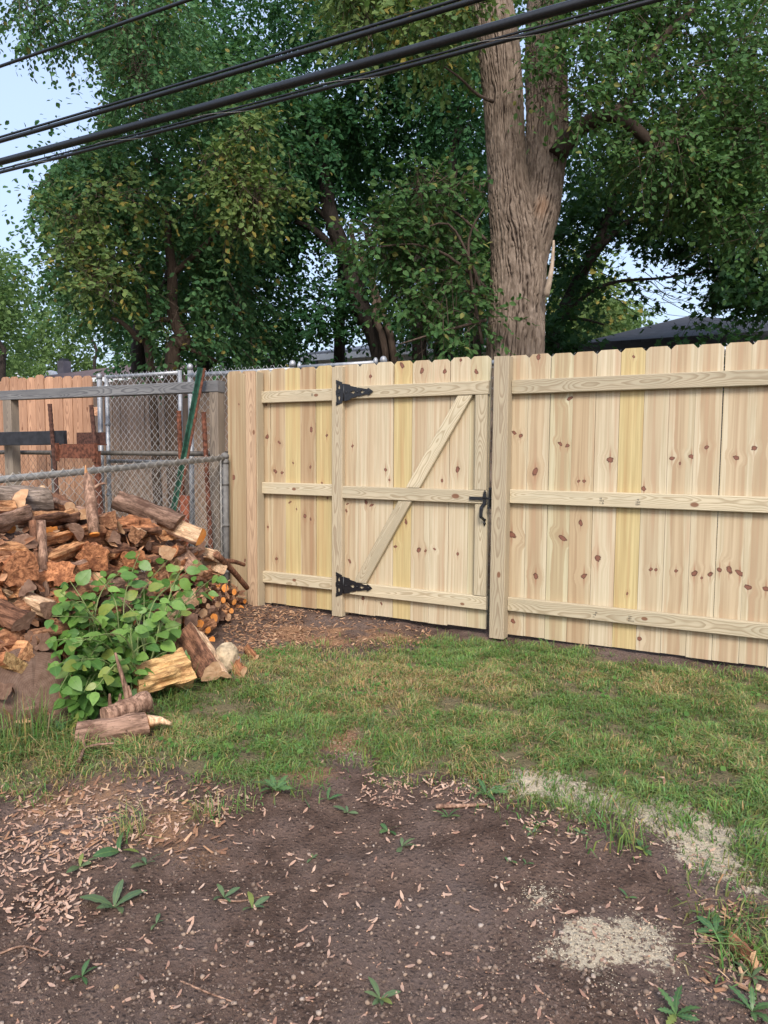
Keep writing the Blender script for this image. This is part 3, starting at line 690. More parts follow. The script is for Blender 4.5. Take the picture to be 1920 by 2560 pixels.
cable("utility_cable", CY, cp((0, 431), (1640, 0)), .014, "lowest, thinner overhead cable with spiral lashing wire", 1)
cable("utility_cable", CY, cp((0, 166), (470, 0)), .014, "highest single thin overhead cable")
MB().tube([(-40, 22, 3.62), (-28, 22, 3.5), (-14, 22, 3.55)], .02, 5).obj("service_wire", GALV).update_tag()
tag(bpy.data.objects["service_wire"], "thin pale wire strung above the distant roof", "wire")
# ------------------------------------------------------------------ houses behind
def shingle_mat(name, c):
    M = Mat(name); p = M.coord(); n = M.noise(p, 6, 4); b = M.n("ShaderNodeTexBrick", {'Vector': p, 'Scale': 3.2, 'Color1': (*[v * .8 for v in c], 1), 'Color2': (*[v * 1.25 for v in c], 1), 'Mortar': (*[v * .45 for v in c], 1), 'Mortar Size': .012, 'Row Height': .35})
    return M.bsdf(M.mix(M.mr(n, .3, .7), b, [v * .75 for v in c]), .9)
ROOFD = shingle_mat("dark_shingles", (.045, .047, .056)); ROOFB = shingle_mat("brown_shingles", (.12, .085, .085)); ROOFG = shingle_mat("grey_shingles", (.24, .25, .28))
SIDEW = flat_mat("white_siding", (.62, .64, .68), .7, .06, 3); SIDED = flat_mat("dark_siding", (.055, .058, .06), .7, .15, 3); TRIMD = flat_mat("dark_trim", (.025, .026, .03), .4, .15, 5)
def house(name, c0, c1, zeave, apex, wall, roof, trim, label, over=.35, slabs=8, fz=.16):
    (x0, y0), (x1, y1) = c0, c1; root = empty(name, ((x0 + x1) / 2, (y0 + y1) / 2, 0), label, "house"); o = np.array(root.location)
    for i in range(int(zeave / .25)):      # lapped siding boards
        for (ax, ay, bx, by) in ((x0, y0, x1, y0), (x0, y1, x1, y1), (x0, y0, x0, y1), (x1, y0, x1, y1)):
            c = np.array([(ax + bx) / 2, (ay + by) / 2, .25 * i + .125]) - o
            MB().box(c, (abs(bx - ax) + .03, abs(by - ay) + .03 , .246), rot=None).obj("siding_board", wall, root)
    e = over; A = np.array([[x0 - e, y0 - e], [x1 + e, y0 - e], [x1 + e, y1 + e], [x0 - e, y1 + e]])
    V = [(p[0] - o[0], p[1] - o[1], zeave) for p in A] + [(q[0] - o[0], q[1] - o[1], q[2]) for q in apex]
    V += [(v[0], v[1], v[2] - .06) for v in V[:4]]
    k = len(apex)
    if k == 1: F = [(0, 1, 4), (1, 2, 4), (2, 3, 4), (3, 0, 4), (0, 5, 6, 1), (1, 6, 7, 2), (2, 7, 8, 3), (3, 8, 5, 0), (8, 7, 6, 5)]
    else: F = [(0, 1, 5, 4), (1, 2, 5), (2, 3, 4, 5), (3, 0, 4), (0, 6, 7, 1), (1, 7, 8, 2), (2, 8, 9, 3), (3, 9, 6, 0), (9, 8, 7, 6)]
    r = MB().add(V, F).obj("roof", roof, root)
    for (p, q) in ((A[0], A[1]), (A[1], A[2]), (A[2], A[3]), (A[3], A[0])):
        d = q - p; c = (p + q) / 2 - o[:2]
        MB().box((c[0], c[1], zeave - .06 - fz / 2), (abs(d[0]) + .1, abs(d[1]) + .1, fz)).obj("gutter", trim, root)
    return root, r
e0 = onY(1440, 857, 13.0); e1 = onY(2090, 818, 13.0); ap = onY(1725, 789, 17.0)
house("house", (e0[0] + .35, 13.35), (e1[0] - .35, 20.5), float(e0[2] + e1[2]) / 2, [(ap[0], 17.0, ap[2])], SIDED, ROOFD, TRIMD, "dark low house with black hipped shingle roof beyond the fence")
w0 = onY(795, 905, 17); w1 = onY(1250, 890, 17)
house("garage", (w0[0], 17), (w1[0], 22), float(onY(930, 876, 17)[2]), [(w0[0] + 1.5, 19.5, float(onY(930, 868, 17)[2]) + .55), (w1[0] - 1.0, 19.5, float(onY(930, 868, 17)[2]) + .55)], SIDEW, ROOFG, SIDEW, "white sided garage with grey roof seen behind the trunks")
b0 = onY(0, 945, 17); b1 = onY(480, 945, 17)
hr, rf = house("house", (b0[0] + .4, 17), (b1[0] + .6, 25), float(onY(200, 946, 17)[2]), [(b0[0] + 3.0, 21, float(onY(150, 923, 21)[2])), (b1[0] - 3.0, 21, float(onY(400, 923, 21)[2]))], SIDEW, ROOFB, SIDEW, "house with brown roof and square chimney behind the cedar fence")
c = onY(161, 930, 19.8); ho = np.array(hr.location)
MB().box((c[0] - ho[0], c[1] - ho[1], c[2] + .05), (.36, .36, .75)).obj("chimney", flat_mat("chimney_metal", (.10, .09, .105), .7, .2, 4), rf)
MB().box((c[0] - ho[0], c[1] - ho[1], c[2] + .46), (.26, .26, .12)).obj("chimney_cap", TRIMD, rf)
for px, py in ((52, 935), (128, 930)):
    q = onY(px, py, 18.6); MB().tube([(q[0] - ho[0], q[1] - ho[1], q[2] - .3), (q[0] - ho[0], q[1] - ho[1], q[2] + .02), (q[0] - ho[0], q[1] - ho[1], q[2] + .05)], [.2, .2, .08], 10).obj("roof_vent", SIDEW, rf)
q = onY(556, 900, 11)
tag(lumber(None, "white_pole", (q[0], 0), (q[0], float(onY(556, 845, 11)[2])), .12, .12, SIDEW, 11.0), "white post standing among the trees behind the fence", "post")
# ------------------------------------------------------------------ trees
LEAF_V = np.array([[0, 0, 0], [.30, .30, .05], [.26, .66, .04], [0, 1, -.06], [-.26, .66, .04], [-.30, .30, .05]])
LEAF_F = np.array([[0, 1, 2, 3], [0, 3, 4, 5]])
_m = []
for a_, r_ in ((-150, .35), (-128, .42), (-75, .26), (-50, .62), (-22, .36), (0, .78), (22, .36), (50, .62), (75, .26), (128, .42), (150, .35)):
    _m.append([math.sin(math.radians(a_)) * r_, .42 + math.cos(math.radians(a_)) * r_, .03 * math.cos(a_ * .1)])
MAPLE_V = np.array([[0, .42, 0]] + _m); MAPLE_F = np.array([[0, i + 1, (i + 1) % 11 + 1] for i in range(11)])[::-1]
def leaf_mesh(name, P, D, size, mat, tmpl=(LEAF_V, LEAF_F), up=None, tilt=.7):
    """P positions, D growth directions, one leaf each"""
    n = len(P); D = D / (np.linalg.norm(D, axis=1)[:, None] + 1e-9)
    Nn = rng.normal(size=(n, 3)) * tilt + np.array([0, 0, 1.0]) + np.array([.25, -.45, 0])
    X = np.cross(D, Nn); X /= np.linalg.norm(X, axis=1)[:, None] + 1e-9; Z = np.cross(X, D)
    T, Fc = tmpl; s = size[:, None, None]
    V = P[:, None, :] + s * (T[None, :, 0:1] * X[:, None, :] + T[None, :, 1:2] * D[:, None, :] + T[None, :, 2:3] * Z[:, None, :])
    F = (Fc[None] + (np.arange(n) * len(T))[:, None, None]).reshape(-1, Fc.shape[1])
    return mesh_np(name, V.reshape(-1, 3), F, mat, False)
def leaf_mat(name, a, b, odd=None, oddp=0.0, tr=.32, rough=.6):
    M = Mat(name); r = M.island(); c = M.mix(r, a, b)
    if odd is not None: c = M.mix(M.mr(M.ma('FRACT', M.ma('MULTIPLY', r, 37.7)), 1 - oddp - .02, 1 - oddp), c, odd)
    return M.bsdf(c, rough, None, 0, .15, (tr, M.mix(.4, c, (.12, .24, .03))))
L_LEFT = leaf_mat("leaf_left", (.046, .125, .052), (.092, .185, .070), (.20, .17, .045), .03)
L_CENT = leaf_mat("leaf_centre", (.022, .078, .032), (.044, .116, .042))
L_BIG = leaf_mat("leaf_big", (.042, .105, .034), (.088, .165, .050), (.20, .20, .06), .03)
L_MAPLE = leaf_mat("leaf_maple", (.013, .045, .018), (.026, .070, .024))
L_FAR = leaf_mat("leaf_far", (.085, .15, .05), (.14, .21, .07), None, 0, .45)
L_OLIVE = leaf_mat("leaf_olive", (.085, .145, .048), (.15, .205, .06), (.26, .21, .05), .08)
def bark_mat(name, a, b, sc=1.0):
    M = Mat(name); p = M.coord(); x = M.vm('MULTIPLY', p, M.xyz(1.0, 1.0, .22))
    n = M.noise(x, 32 * sc, 5, .6, .4); n2 = M.noise(p, 3.0, 3); n3 = M.noise(x, 90 * sc, 3)
    h = M.gattr("ridge", 2)
    c = M.mix(M.mr(n, .3, .7), a, b); c = M.mix(M.mr(n2, .4, .7, 0, .35), c, [v * .6 for v in a])
    return M, c, n, n3
M, c, n, n3 = bark_mat("bark_generic", (.060, .042, .032), (.115, .082, .062)); BARK = M.bsdf(c, .9, M.bump(n, .8, .02), 0, .2)
M, c, n, n3 = bark_mat("bark_dark", (.018, .014, .012), (.042, .033, .028)); BARKD = M.bsdf(c, .9, M.bump(n, .8, .02), 0, .2)
M, c, n, n3 = bark_mat("bark_big_tree", (.115, .085, .064), (.255, .20, .158))
rg = M.n("ShaderNodeSeparateColor", {0: M.gattr("ridge")}, None).outputs
c = M.mix(M.mr(rg[0], .05, .8, .92, 0), c, (.034, .024, .019)); c = M.mix(M.ma('MULTIPLY', rg[1], .6), c, M.mix(n, (.30, .13, .05), (.42, .21, .095)))
BARKBIG = M.bsdf(c, .92, M.bump(M.ma('ADD', n, M.ma('MULTIPLY', n3, .5)), .5, .008), 0, .15)
DENS = 1.42
def smooth_path(pts, n=14):
    P = np.array(pts, float); t = np.linspace(0, len(P) - 1, n); out = []
    for v in t:
        i = min(int(v), len(P) - 2); f = v - i
        p0 = P[max(i - 1, 0)]; p1 = P[i]; p2 = P[i + 1]; p3 = P[min(i + 2, len(P) - 1)]
        out.append(.5 * ((2 * p1) + (-p0 + p2) * f + (2 * p0 - 5 * p1 + 4 * p2 - p3) * f * f + (-p0 + 3 * p1 - 3 * p2 + p3) * f ** 3))
    return np.array(out)
def limb(parent, name, pts, r0, r1, mat, n=16, seg=8):
    P = smooth_path(pts, n); P = P + fbm(P * 1.3 + 5, 2)[:, None] * r0 * .25
    return MB().tube(P, np.linspace(r0, r1, n), seg).obj(name, mat, parent)
def twigs(clumps, per, leafs, tlen, size, droop=.25, flat=.75):
    """foliage sprays inside ellipsoid clumps: [(centre, radius)], returns P, D, S"""
    Ps, Ds, Ss, SP = [], [], [], []
    for c, r, k in clumps:
        nt = max(3, int(per * k)); c = np.array(c)
        u = rng.normal(size=(nt, 3)); u /= np.linalg.norm(u, axis=1)[:, None]
        rad = rng.random(nt) ** .45
        q = c + u * rad[:, None] * np.array([r, r, r * flat])
        d = u + rng.normal(size=(nt, 3)) * .6; d[:, 2] -= droop; d /= np.linalg.norm(d, axis=1)[:, None]
        t = np.linspace(.1, 1, leafs); L = tlen * rng.uniform(.6, 1.3, nt)
        sag = np.zeros((nt, leafs, 3)); sag[:, :, 2] = -(t ** 2) * .25 * L[:, None]
        p = q[:, None, :] + d[:, None, :] * (t[None, :, None] * L[:, None, None]) + sag
        side = np.cross(d, [0, 0, 1.0]); side /= np.linalg.norm(side, axis=1)[:, None] + 1e-9
        sg = np.where(np.arange(leafs) % 2, 1, -1)[None, :, None]
        dd = d[:, None, :] * .7 + side[:, None, :] * sg * .8 + rng.normal(size=(nt, leafs, 3)) * .35; dd[:, :, 2] -= .35
        Ps.append(p.reshape(-1, 3)); Ds.append(dd.reshape(-1, 3)); Ss.append(size * rng.uniform(.65, 1.25, nt * leafs)); SP.append((q, d, L))
    return np.concatenate(Ps), np.concatenate(Ds), np.concatenate(Ss), SP
def twig_mesh(SP, frac, r=.0022):
    Vs, Fs, off = [], [], 0
    for q, d, L in SP:
        k = rng.random(len(q)) < frac; q, d, L = q[k], d[k], L[k]
        if not len(q): continue
        side = np.cross(d, [0, 0, 1.0]); side /= np.linalg.norm(side, axis=1)[:, None] + 1e-9; up = np.cross(side, d)
        pts = [q - d * L[:, None] * .5, q + d * L[:, None] * .4 - np.array([0, 0, .04]) * L[:, None], q + d * L[:, None] - np.array([0, 0, .25]) * L[:, None]]
        n = len(q); V = np.zeros((n, 3, 3, 3))
        for i, (p, rr) in enumerate(zip(pts, (r * 1.6, r, r * .4))):
            for j in range(3):
                a = j * 2.0944; V[:, i, j] = p + rr * (math.cos(a) * side + math.sin(a) * up)
        F = [[i * 3 + j, i * 3 + (j + 1) % 3, (i + 1) * 3 + (j + 1) % 3, (i + 1) * 3 + j] for i in range(2) for j in range(3)]
        F = (np.array(F)[None] + (np.arange(n) * 9)[:, None, None]).reshape(-1, 4) + off
        Vs.append(V.reshape(-1, 3)); Fs.append(F); off += n * 9
    return np.concatenate(Vs), np.concatenate(Fs)
def clump_fill(poly, D0, D1, n, r, seed, k=1.0, holes=()):
    """clump centres spread through the volume that a crown takes up"""
    g = np.random.default_rng(seed); xs = [p[0] for p in poly]; ys = [p[1] for p in poly]; out = []
    tries = 0
    while len(out) < n and tries < 8000:
        tries += 1
        x, y = g.uniform(min(xs), max(xs)), g.uniform(min(ys), max(ys))
        if not inpoly(np.array([x]), np.array([y]), poly)[0]: continue
        if any((x - hx) ** 2 / hr ** 2 + (y - hy) ** 2 / hr2 ** 2 < 1 for hx, hy, hr, hr2 in holes): continue
        D = g.uniform(D0, D1); out.append((atD(x, y, D), r * g.uniform(.65, 1.3), k))
    return out
OPEN = [([(-80, 75), (110, 115), (235, 150), (265, 215), (250, 290), (215, 370), (150, 400), (90, 480), (60, 560), (0, 600), (-80, 620)], .97), ([(-80, 600), (90, 560), (110, 720), (60, 800), (-80, 790)], .72), ([(-80, 800), (30, 800), (40, 880), (-80, 880)], .7),
        ([(1480, 650), (1560, 610), (1640, 640), (1700, 640), (1800, 690), (1760, 770), (1690, 805), (1560, 805), (1500, 740)], .94), ([(1480, 560), (1720, 560), (1760, 650), (1480, 660)], .4), ([(790, 850), (1090, 850), (1090, 910), (790, 910)], .85), ([(1430, 810), (1730, 765), (1990, 790), (1990, 885), (1430, 890)], .88), ([(-40, 885), (265, 885), (265, 960), (-40, 960)], .93), ([(1400, 580), (1470, 600), (1480, 660), (1400, 680)], .55), ([(820, 540), (930, 560), (910, 660), (850, 640)], .6), ([(740, 540), (800, 560), (790, 780), (740, 760)], .5), ([(560, 20), (640, 20), (640, 90), (560, 90)], .5), ([(1620, 230), (1720, 200), (1720, 290), (1630, 300)], .5)]
def crown(parent, name, clumps, per, leafs, tlen, size, mat, tmpl=(LEAF_V, LEAF_F), tw=.25, barkm=None, droop=.25):
    P, D, S, SP = twigs(clumps, per * DENS, leafs, tlen, size, droop)
    if parent.name.split('.')[0] not in ("overhanging_tree", "distant_tree"):      # the crowns stand apart here and leave open air
        x, y, _ = proj(P); wv = fbm(P * 2.2, 2) * 35; keep = np.ones(len(P), bool)
        for pl, pr in OPEN:
            pr = pr * (.95 if parent.name.startswith('maple') else 1)
            keep &= ~(inpoly(x + wv, y - wv, pl) & (rng.random(len(P)) < pr))
        if parent.name.startswith("large_tree"): keep &= ~(inpoly(x, y, [(1190, 60), (1300, 60), (1310, 200), (1425, 180), (1430, 330), (1400, 560), (1370, 720), (1225, 720), (1215, 300)]) & (rng.random(len(P)) < .82))
        if parent.name.startswith("rounded") or parent.name.startswith("broadleaf"):
            for pl in ([(400, 620), (462, 620), (490, 900), (395, 905)], [(270, 790), (330, 790), (400, 905), (360, 905)]): keep &= ~(inpoly(x, y, pl) & (rng.random(len(P)) < .85))
        P, D, S = P[keep], D[keep], S[keep]
        SP2 = []
        for q, d, L in SP:
            x, y, _ = proj(q); kk = np.ones(len(q), bool)
            for pl, pr in OPEN: kk &= ~(inpoly(x, y, pl) & (rng.random(len(q)) < pr))
            SP2.append((q[kk], d[kk], L[kk]))
        SP = SP2
    o = link(name, leaf_mesh(name, P, D, S, mat, tmpl), parent)
    if tw:
        V, F = twig_mesh(SP, tw); link("twigs", mesh_np("twigs", V, F, barkm or BARK), parent)["kind"] = "stuff"
    o["kind"] = "stuff"; return o
def tree_root(name, px, py, D, label): p = atD(px, py, D); return empty(name, (0, 0, 0), label, "tree"), np.array([p[0], p[1], 0])
HOLES = [(880, 560, 55, 75), (760, 575, 35, 45), (765, 735, 40, 50), (1010, 790, 45, 40)]
# left broadleaf tree
tl, bl = tree_root("broadleaf_tree", 440, 915, 8.6, "rounded bushy tree with crooked reddish stem above the cedar fence")
D = 8.6; w = lambda *p: [atD(x, y, d) for x, y, d in p]
limb(tl, "trunk", [bl] + w((425, 905, D), (455, 868, D), (432, 800, D), (428, 700, D), (418, 560, D), (395, 420, D), (360, 260, D)), .10, .03, BARK, 26, 10)
limb(tl, "branch", [bl + np.array([-.3, 0, 0])] + w((375, 905, D - .2), (345, 850, D - .3), (310, 810, D - .4), (280, 795, D - .4)), .055, .018, BARK, 14)
limb(tl, "branch", w((432, 800, D), (380, 790, D - .2), (360, 700, D - .3), (300, 560, D)), .035, .012, BARK, 14)
limb(tl, "branch", w((418, 560, D), (300, 450, D + .2), (190, 380, D)), .04, .012, BARK, 12)
limb(tl, "branch", w((428, 690, D), (560, 560, D), (620, 420, D)), .04, .012, BARK, 12)
limb(tl, "branch", w((455, 868, D), (520, 895, D + .2), (560, 915, D + .4)), .03, .015, BARK, 8)
cl = clump_fill([(150, 150), (330, 30), (520, 60), (660, 200), (700, 420), (660, 640), (640, 860), (520, 880), (330, 840), (180, 780), (90, 690), (40, 560), (90, 440), (130, 330), (110, 260)], 8.0, 10.2, 120, .42, 1)
cl += clump_fill([(60, 300), (130, 200), (170, 330), (120, 480), (60, 560), (10, 480)], 8.2, 9.4, 12, .28, 2, .6)
crown(tl, "crown", cl, 26, 9, .36, .068, L_LEFT, tw=.2)
cl = clump_fill([(180, 480), (330, 460), (420, 560), (420, 760), (330, 800), (220, 700), (150, 600)], 7.2, 7.8, 9, .22, 3)
cl += clump_fill([(480, 340), (620, 380), (640, 520), (600, 580), (520, 500)], 7.2, 7.8, 7, .20, 4) + clump_fill([(380, 450), (620, 300), (740, 330), (720, 520)], 7.4, 7.9, 5, .18, 5)
crown(tl, "olive_sprays", cl, 18, 9, .36, .066, L_OLIVE, tw=.6)  # yellower olive leaf colour sets these sprays apart from the main crown
# tree arching in overhead at the far left
ov, bo = tree_root("overhanging_tree", -420, 900, 7.0, "tree whose drooping twigs hang into the sky above the cables")
limb(ov, "trunk", [bo] + w((-430, 500, 7), (-300, 100, 7), (0, -120, 7), (250, -60, 7)), .16, .03, BARK, 20)
cl = clump_fill([(0, -80), (0, 20), (60, 40), (130, 90), (210, 60), (320, 130), (340, 230), (420, 60), (420, -80)], 6.6, 7.6, 26, .22, 6)
crown(ov, "crown", cl, 20, 10, .34, .052, L_LEFT, tw=.6, droop=.9)
# centre trees
tc, bc = tree_root("leaning_tree", 975, 915, 10.2, "tree with dark trunk leaning left over the white garage"); D = 10.2
limb(tc, "trunk", [bc] + w((955, 890, D), (905, 770, D), (868, 650, D), (842, 570, D), (815, 480, D), (805, 420, D), (760, 250, D)), .17, .07, BARKD, 24, 10)
limb(tc, "stem", [bc + np.array([.25, 0, 0])] + w((985, 900, D - .2), (955, 780, D - .2), (925, 690, D), (885, 610, D), (880, 560, D)), .06, .035, BARK, 16)
limb(tc, "stem", [bc + np.array([.12, -.1, 0])] + w((965, 900, D - .3), (940, 800, D - .3), (935, 720, D - .2), (925, 690, D)), .055, .035, BARK, 12)
limb(tc, "branch", w((868, 650, D), (790, 580, D), (735, 555, D)), .07, .03, BARKD, 10); limb(tc, "branch", w((842, 570, D), (800, 530, D), (775, 518, D)), .05, .02, BARKD, 8)
cl = clump_fill([(520, -60), (1020, -60), (1030, 300), (1000, 560), (1080, 760), (1060, 860), (960, 830), (700, 880), (600, 860), (620, 600), (560, 320)], 9.6, 13.0, 150, .52, 11, 1, HOLES)
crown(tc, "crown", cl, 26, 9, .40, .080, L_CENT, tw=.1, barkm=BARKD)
t2, b2 = tree_root("dark_tree", 1075, 915, 10.0, "pair of dark upright stems just beside the large ridged trunk"); D = 10.0
limb(t2, "trunk", [b2] + w((1045, 890, D), (1065, 760, D), (1080, 620, D), (1100, 500, D), (1130, 420, D), (1150, 250, D)), .12, .05, BARKD, 20)
limb(t2, "stem", [b2 + np.array([.3, .2, 0])] + w((1100, 890, D), (1110, 740, D), (1130, 600, D)), .13, .06, BARKD, 14); limb(t2, "stem", [b2 + np.array([.7, .2, 0])] + w((1180, 890, D), (1180, 740, D)), .14, .09, BARKD, 8)
limb(t2, "stem", w((1055, 420, D + .5), (1045, 560, D + .5), (1040, 700, D + .4)), .09, .1, BARKD, 8)
cl = clump_fill([(960, -60), (1240, -60), (1240, 860), (1080, 860), (1060, 500)], 9.4, 12.5, 85, .5, 12, 1, [(1030, 800, 40, 50)])
crown(t2, "crown", cl, 26, 9, .40, .078, L_CENT, tw=.1, barkm=BARKD)
# a dark background thicket of small trees fills the gaps low down
for k, (poly, dd, n_, lab) in enumerate([([(300, 640), (700, 600), (720, 900), (300, 900)], (13, 16), 34, "shaded understorey tree behind the crooked stem"), ([(980, 560), (1250, 560), (1260, 900), (980, 850)], (14, 16), 26, "shaded understorey tree behind the dark upright stems"),
                                       ([(560, 330), (1220, 300), (1220, 620), (900, 480), (640, 640), (560, 560)], (14, 17), 60, "tall dark tree filling the gap behind the leaning trunk"), ([(150, 100), (560, 60), (640, 640), (250, 700), (140, 420)], (11.5, 15), 60, "tall tree close behind the bushy left one")]):
    xm = sum(p[0] for p in poly) / len(poly); tr_, b_ = tree_root("understorey_tree", xm, 920, dd[0], lab)
    limb(tr_, "trunk", [b_] + [atD(xm, 880, dd[0]), atD(xm + 10, 700, dd[0]), atD(xm - 15, 520, dd[0])], .14, .06, BARKD, 10)
    limb(tr_, "branch", [atD(xm + 5, 800, dd[0]), atD(xm + 70, 690, dd[0]), atD(xm + 60, 560, dd[0])], .05, .02, BARKD, 8)
    cl = clump_fill(poly, dd[0], dd[1], n_, .62, 20 + k, 1, HOLES)
    crown(tr_, "crown", cl, 24, 8, .5, .112, L_CENT, tw=0)
# ---- the big forked tree
bt = empty("large_tree", (0, 0, 0), "massive forked tree with deeply ridged grey bark behind the gate", "tree"); TD = 6.45
def bark_tube(name, cen, ns=400, na=340, glow=None, lobes=0.0):
    """cen: list of (px, py, half width px, depth) rings up the stem"""
    C = np.array([atD(x, y, d) for x, y, h, d in cen]); Rr = np.array([h * d / FPX for x, y, h, d in cen])
    base = C[0].copy(); base[2] = -.1; C = np.vstack([[base[0], base[1], -.1], C]); Rr = np.concatenate([[Rr[0] * 1.25], Rr])
    P = smooth_path(C, ns); Rad = np.interp(np.linspace(0, len(Rr) - 1, ns), np.arange(len(Rr)), Rr)
    a = np.linspace(0, 2 * math.pi, na, endpoint=False); A, S = np.meshgrid(a, np.arange(ns))
    z = P[:, 2]; Zm = z[:, None] + 0 * A
    arc = Rad[:, None]
    K = round(2 * math.pi * float(np.median(Rad)) / .027); cyl = lambda ka, kz, o: np.stack([np.cos(A) * ka, np.sin(A) * ka, Zm * kz + o], -1)
    ph = K * A + 7.0 * fbm(cyl(1.6, 1.6, 3), 3) + 3.4 * fbm(cyl(5, 5.5, 9), 2) + 1.3 * fbm(cyl(14, 16, 21), 2)
    depth = np.clip(.62 + .9 * fbm(cyl(7, 5.0, 33), 2), .30, 1)
    cross = np.clip(1 - np.abs(vnoise(cyl(K * .16, 13, 50))) / .10, 0, 1) * .6
    ridge = np.clip(np.clip(1 - np.abs(np.sin(ph / 2)) / .72, 0, 1) * depth * 1.25 + cross * depth, 0, 1)
    disp = -.020 * ridge + .005 * fbm(cyl(12, 24, 60), 2) + .010 * fbm(np.stack([np.cos(A) * 1.2, np.sin(A) * 1.2, Zm * .9], -1), 2) * arc / .25
    kn = atD(1292, 506, TD - .22)
    rad = arc + disp * np.clip(arc / .2, .3, 1.2)
    V = np.stack([P[:, 0][:, None] + np.cos(A) * rad, P[:, 1][:, None] + np.sin(A) * rad, Zm], -1)
    idx = np.arange(ns * na).reshape(ns, na); nxt = np.roll(idx, -1, 1)
    F = np.stack([idx[:-1], nxt[:-1], nxt[1:], idx[1:]], -1).reshape(-1, 4)
    hgt = np.clip(1 - ridge, 0, 1)
    glow_tint = np.zeros_like(A)
    if glow is not None:
        gp = atD(*glow[:3]); dist = np.linalg.norm((V - gp) * np.array([1, 1, .5]), axis=-1); glow_tint = np.clip(1.25 - dist / glow[3], 0, 1)
    attr = np.stack([hgt.ravel(), glow_tint.ravel(), 0 * glow_tint.ravel()], -1)
    return link(name, mesh_np(name, V.reshape(-1, 3), F, BARKBIG, True, attr={"ridge": attr}), bt)
GL = (1358, 478, TD - .27, .11)  # warm orange glow around the fork, painted into the bark colour
bark_tube("trunk", [(1287, 900, 70, TD), (1291, 790, 69, TD), (1295, 690, 69, TD), (1294, 610, 68, TD), (1282, 540, 60, TD), (1272, 470, 51, TD), (1266, 400, 48, TD), (1262, 330, 49, TD), (1256, 230, 50, TD), (1246, 120, 53, TD), (1232, 20, 52, TD), (1215, -120, 52, TD)], glow=GL)
bark_tube("trunk", [(1312, 900, 40, TD + .04), (1314, 780, 42, TD + .04), (1318, 680, 46, TD + .02), (1332, 600, 48, TD), (1348, 530, 50, TD), (1358, 450, 50, TD + .12), (1366, 360, 53, TD + .26), (1367, 260, 52, TD + .34), (1364, 120, 51, TD + .40), (1368, -100, 44, TD + .5)], glow=GL, ns=330, na=250)
D = TD
limb(bt, "limb", w((1390, 390, D), (1425, 345, D), (1475, 305, D - .1), (1530, 288, D - .2), (1590, 320, D - .2), (1640, 370, D - .2), (1700, 420, D)), .085, .035, BARKBIG, 22, 12)
limb(bt, "limb", w((1530, 288, D - .2), (1580, 240, D - .1), (1610, 180, D), (1660, 90, D), (1740, 20, D)), .05, .03, BARK, 14)
limb(bt, "limb", w((1640, 370, D - .2), (1760, 330, D), (1880, 320, D)), .03, .015, BARK, 10)
limb(bt, "branch", w((1232, 255, D - .3), (1190, 235, D - .4), (1150, 195, D - .5), (1100, 160, D - .5)), .016, .006, BARK, 8)
limb(bt, "branch", w((1305, 170, D - .3), (1370, 180, D - .5), (1420, 220, D - .6)), .012, .006, BARK, 8)
limb(bt, "dead_limb", w((1365, 740, D - .25), (1375, 700, D - .3), (1382, 660, D - .3), (1386, 600, D - .3)), .03, .01, flat_mat("bare_pale_wood", (.36, .28, .21), .8, .2, 20), 10)
for pts in ([(1215, 720), (1120, 640), (1030, 610), (930, 620)], [(1215, 760), (1170, 640), (1120, 560), (1050, 575)], [(1215, 800), (1100, 830), (1000, 860)], [(1215, 600), (1150, 540), (1100, 510)], [(1205, 860), (1170, 620), (1210, 520)]):
    limb(bt, "shoot", [atD(x, y, TD - .35 - .12 * i) for i, (x, y) in enumerate(pts)], .016, .005, BARK, 10, 6)
cl = clump_fill([(960, 470), (1190, 440), (1200, 860), (1000, 850), (930, 640)], 5.9, 6.5, 26, .20, 31, 1)
cl += clump_fill([(900, 560), (1010, 540), (1010, 640), (900, 640)], 5.9, 6.3, 5, .16, 32)
crown(bt, "trunk_shoots", cl, 13, 9, .30, .060, L_BIG, tw=.8)
cl = clump_fill([(1330, -60), (1980, -60), (1980, 560), (1880, 660), (1800, 520), (1640, 480), (1480, 330), (1420, 120)], 6.0, 7.6, 95, .36, 33, 1, [(1650, 250, 60, 40)])
cl += clump_fill([(1330, 60), (1460, 60), (1460, 320), (1400, 330), (1340, 250)], 5.7, 6.0, 5, .14, 34)
crown(bt, "crown", cl, 24, 9, .34, .054, L_BIG, tw=.35)
cl = clump_fill([(780, -90), (1200, -90), (1200, 60), (1130, 190), (1020, 130), (860, 60)], 5.6, 6.6, 22, .22, 35)
crown(bt, "crown", cl, 16, 9, .32, .064, L_OLIVE, tw=.5)
# ---- maple on the right with star-shaped leaves
mp, bm = tree_root("maple_tree", 1385, 915, 9.5, "dark maple with slanting trunk between the large trunk and the house"); D = 9.5
limb(mp, "trunk", [bm] + w((1385, 860, D), (1398, 800, D), (1440, 710, D), (1470, 650, D), (1500, 590, D), (1530, 480, D), (1560, 330, D)), .11, .05, BARKD, 22)
limb(mp, "branch", w((1405, 790, D), (1470, 735, D), (1540, 705, D), (1660, 695, D), (1760, 680, D)), .034, .010, BARKD, 14); limb(mp, "branch", w((1405, 795, D), (1460, 800, D), (1510, 812, D)), .03, .012, BARKD, 8)
limb(mp, "branch", w((1470, 650, D), (1560, 560, D), (1700, 480, D), (1850, 500, D)), .05, .014, BARKD, 12)
sk = [(1600, 690, 95, 62), (1680, 740, 90, 55), (1520, 700, 60, 45), (1640, 640, 60, 40), (1590, 760, 70, 40), (1480, 640, 22, 30)]
cl = clump_fill([(1370, 330), (1560, 250), (1990, 300), (1990, 640), (1880, 640), (1780, 700), (1700, 640), (1560, 620), (1480, 600), (1380, 640)], 8.8, 11.5, 120, .40, 41, 1, sk)
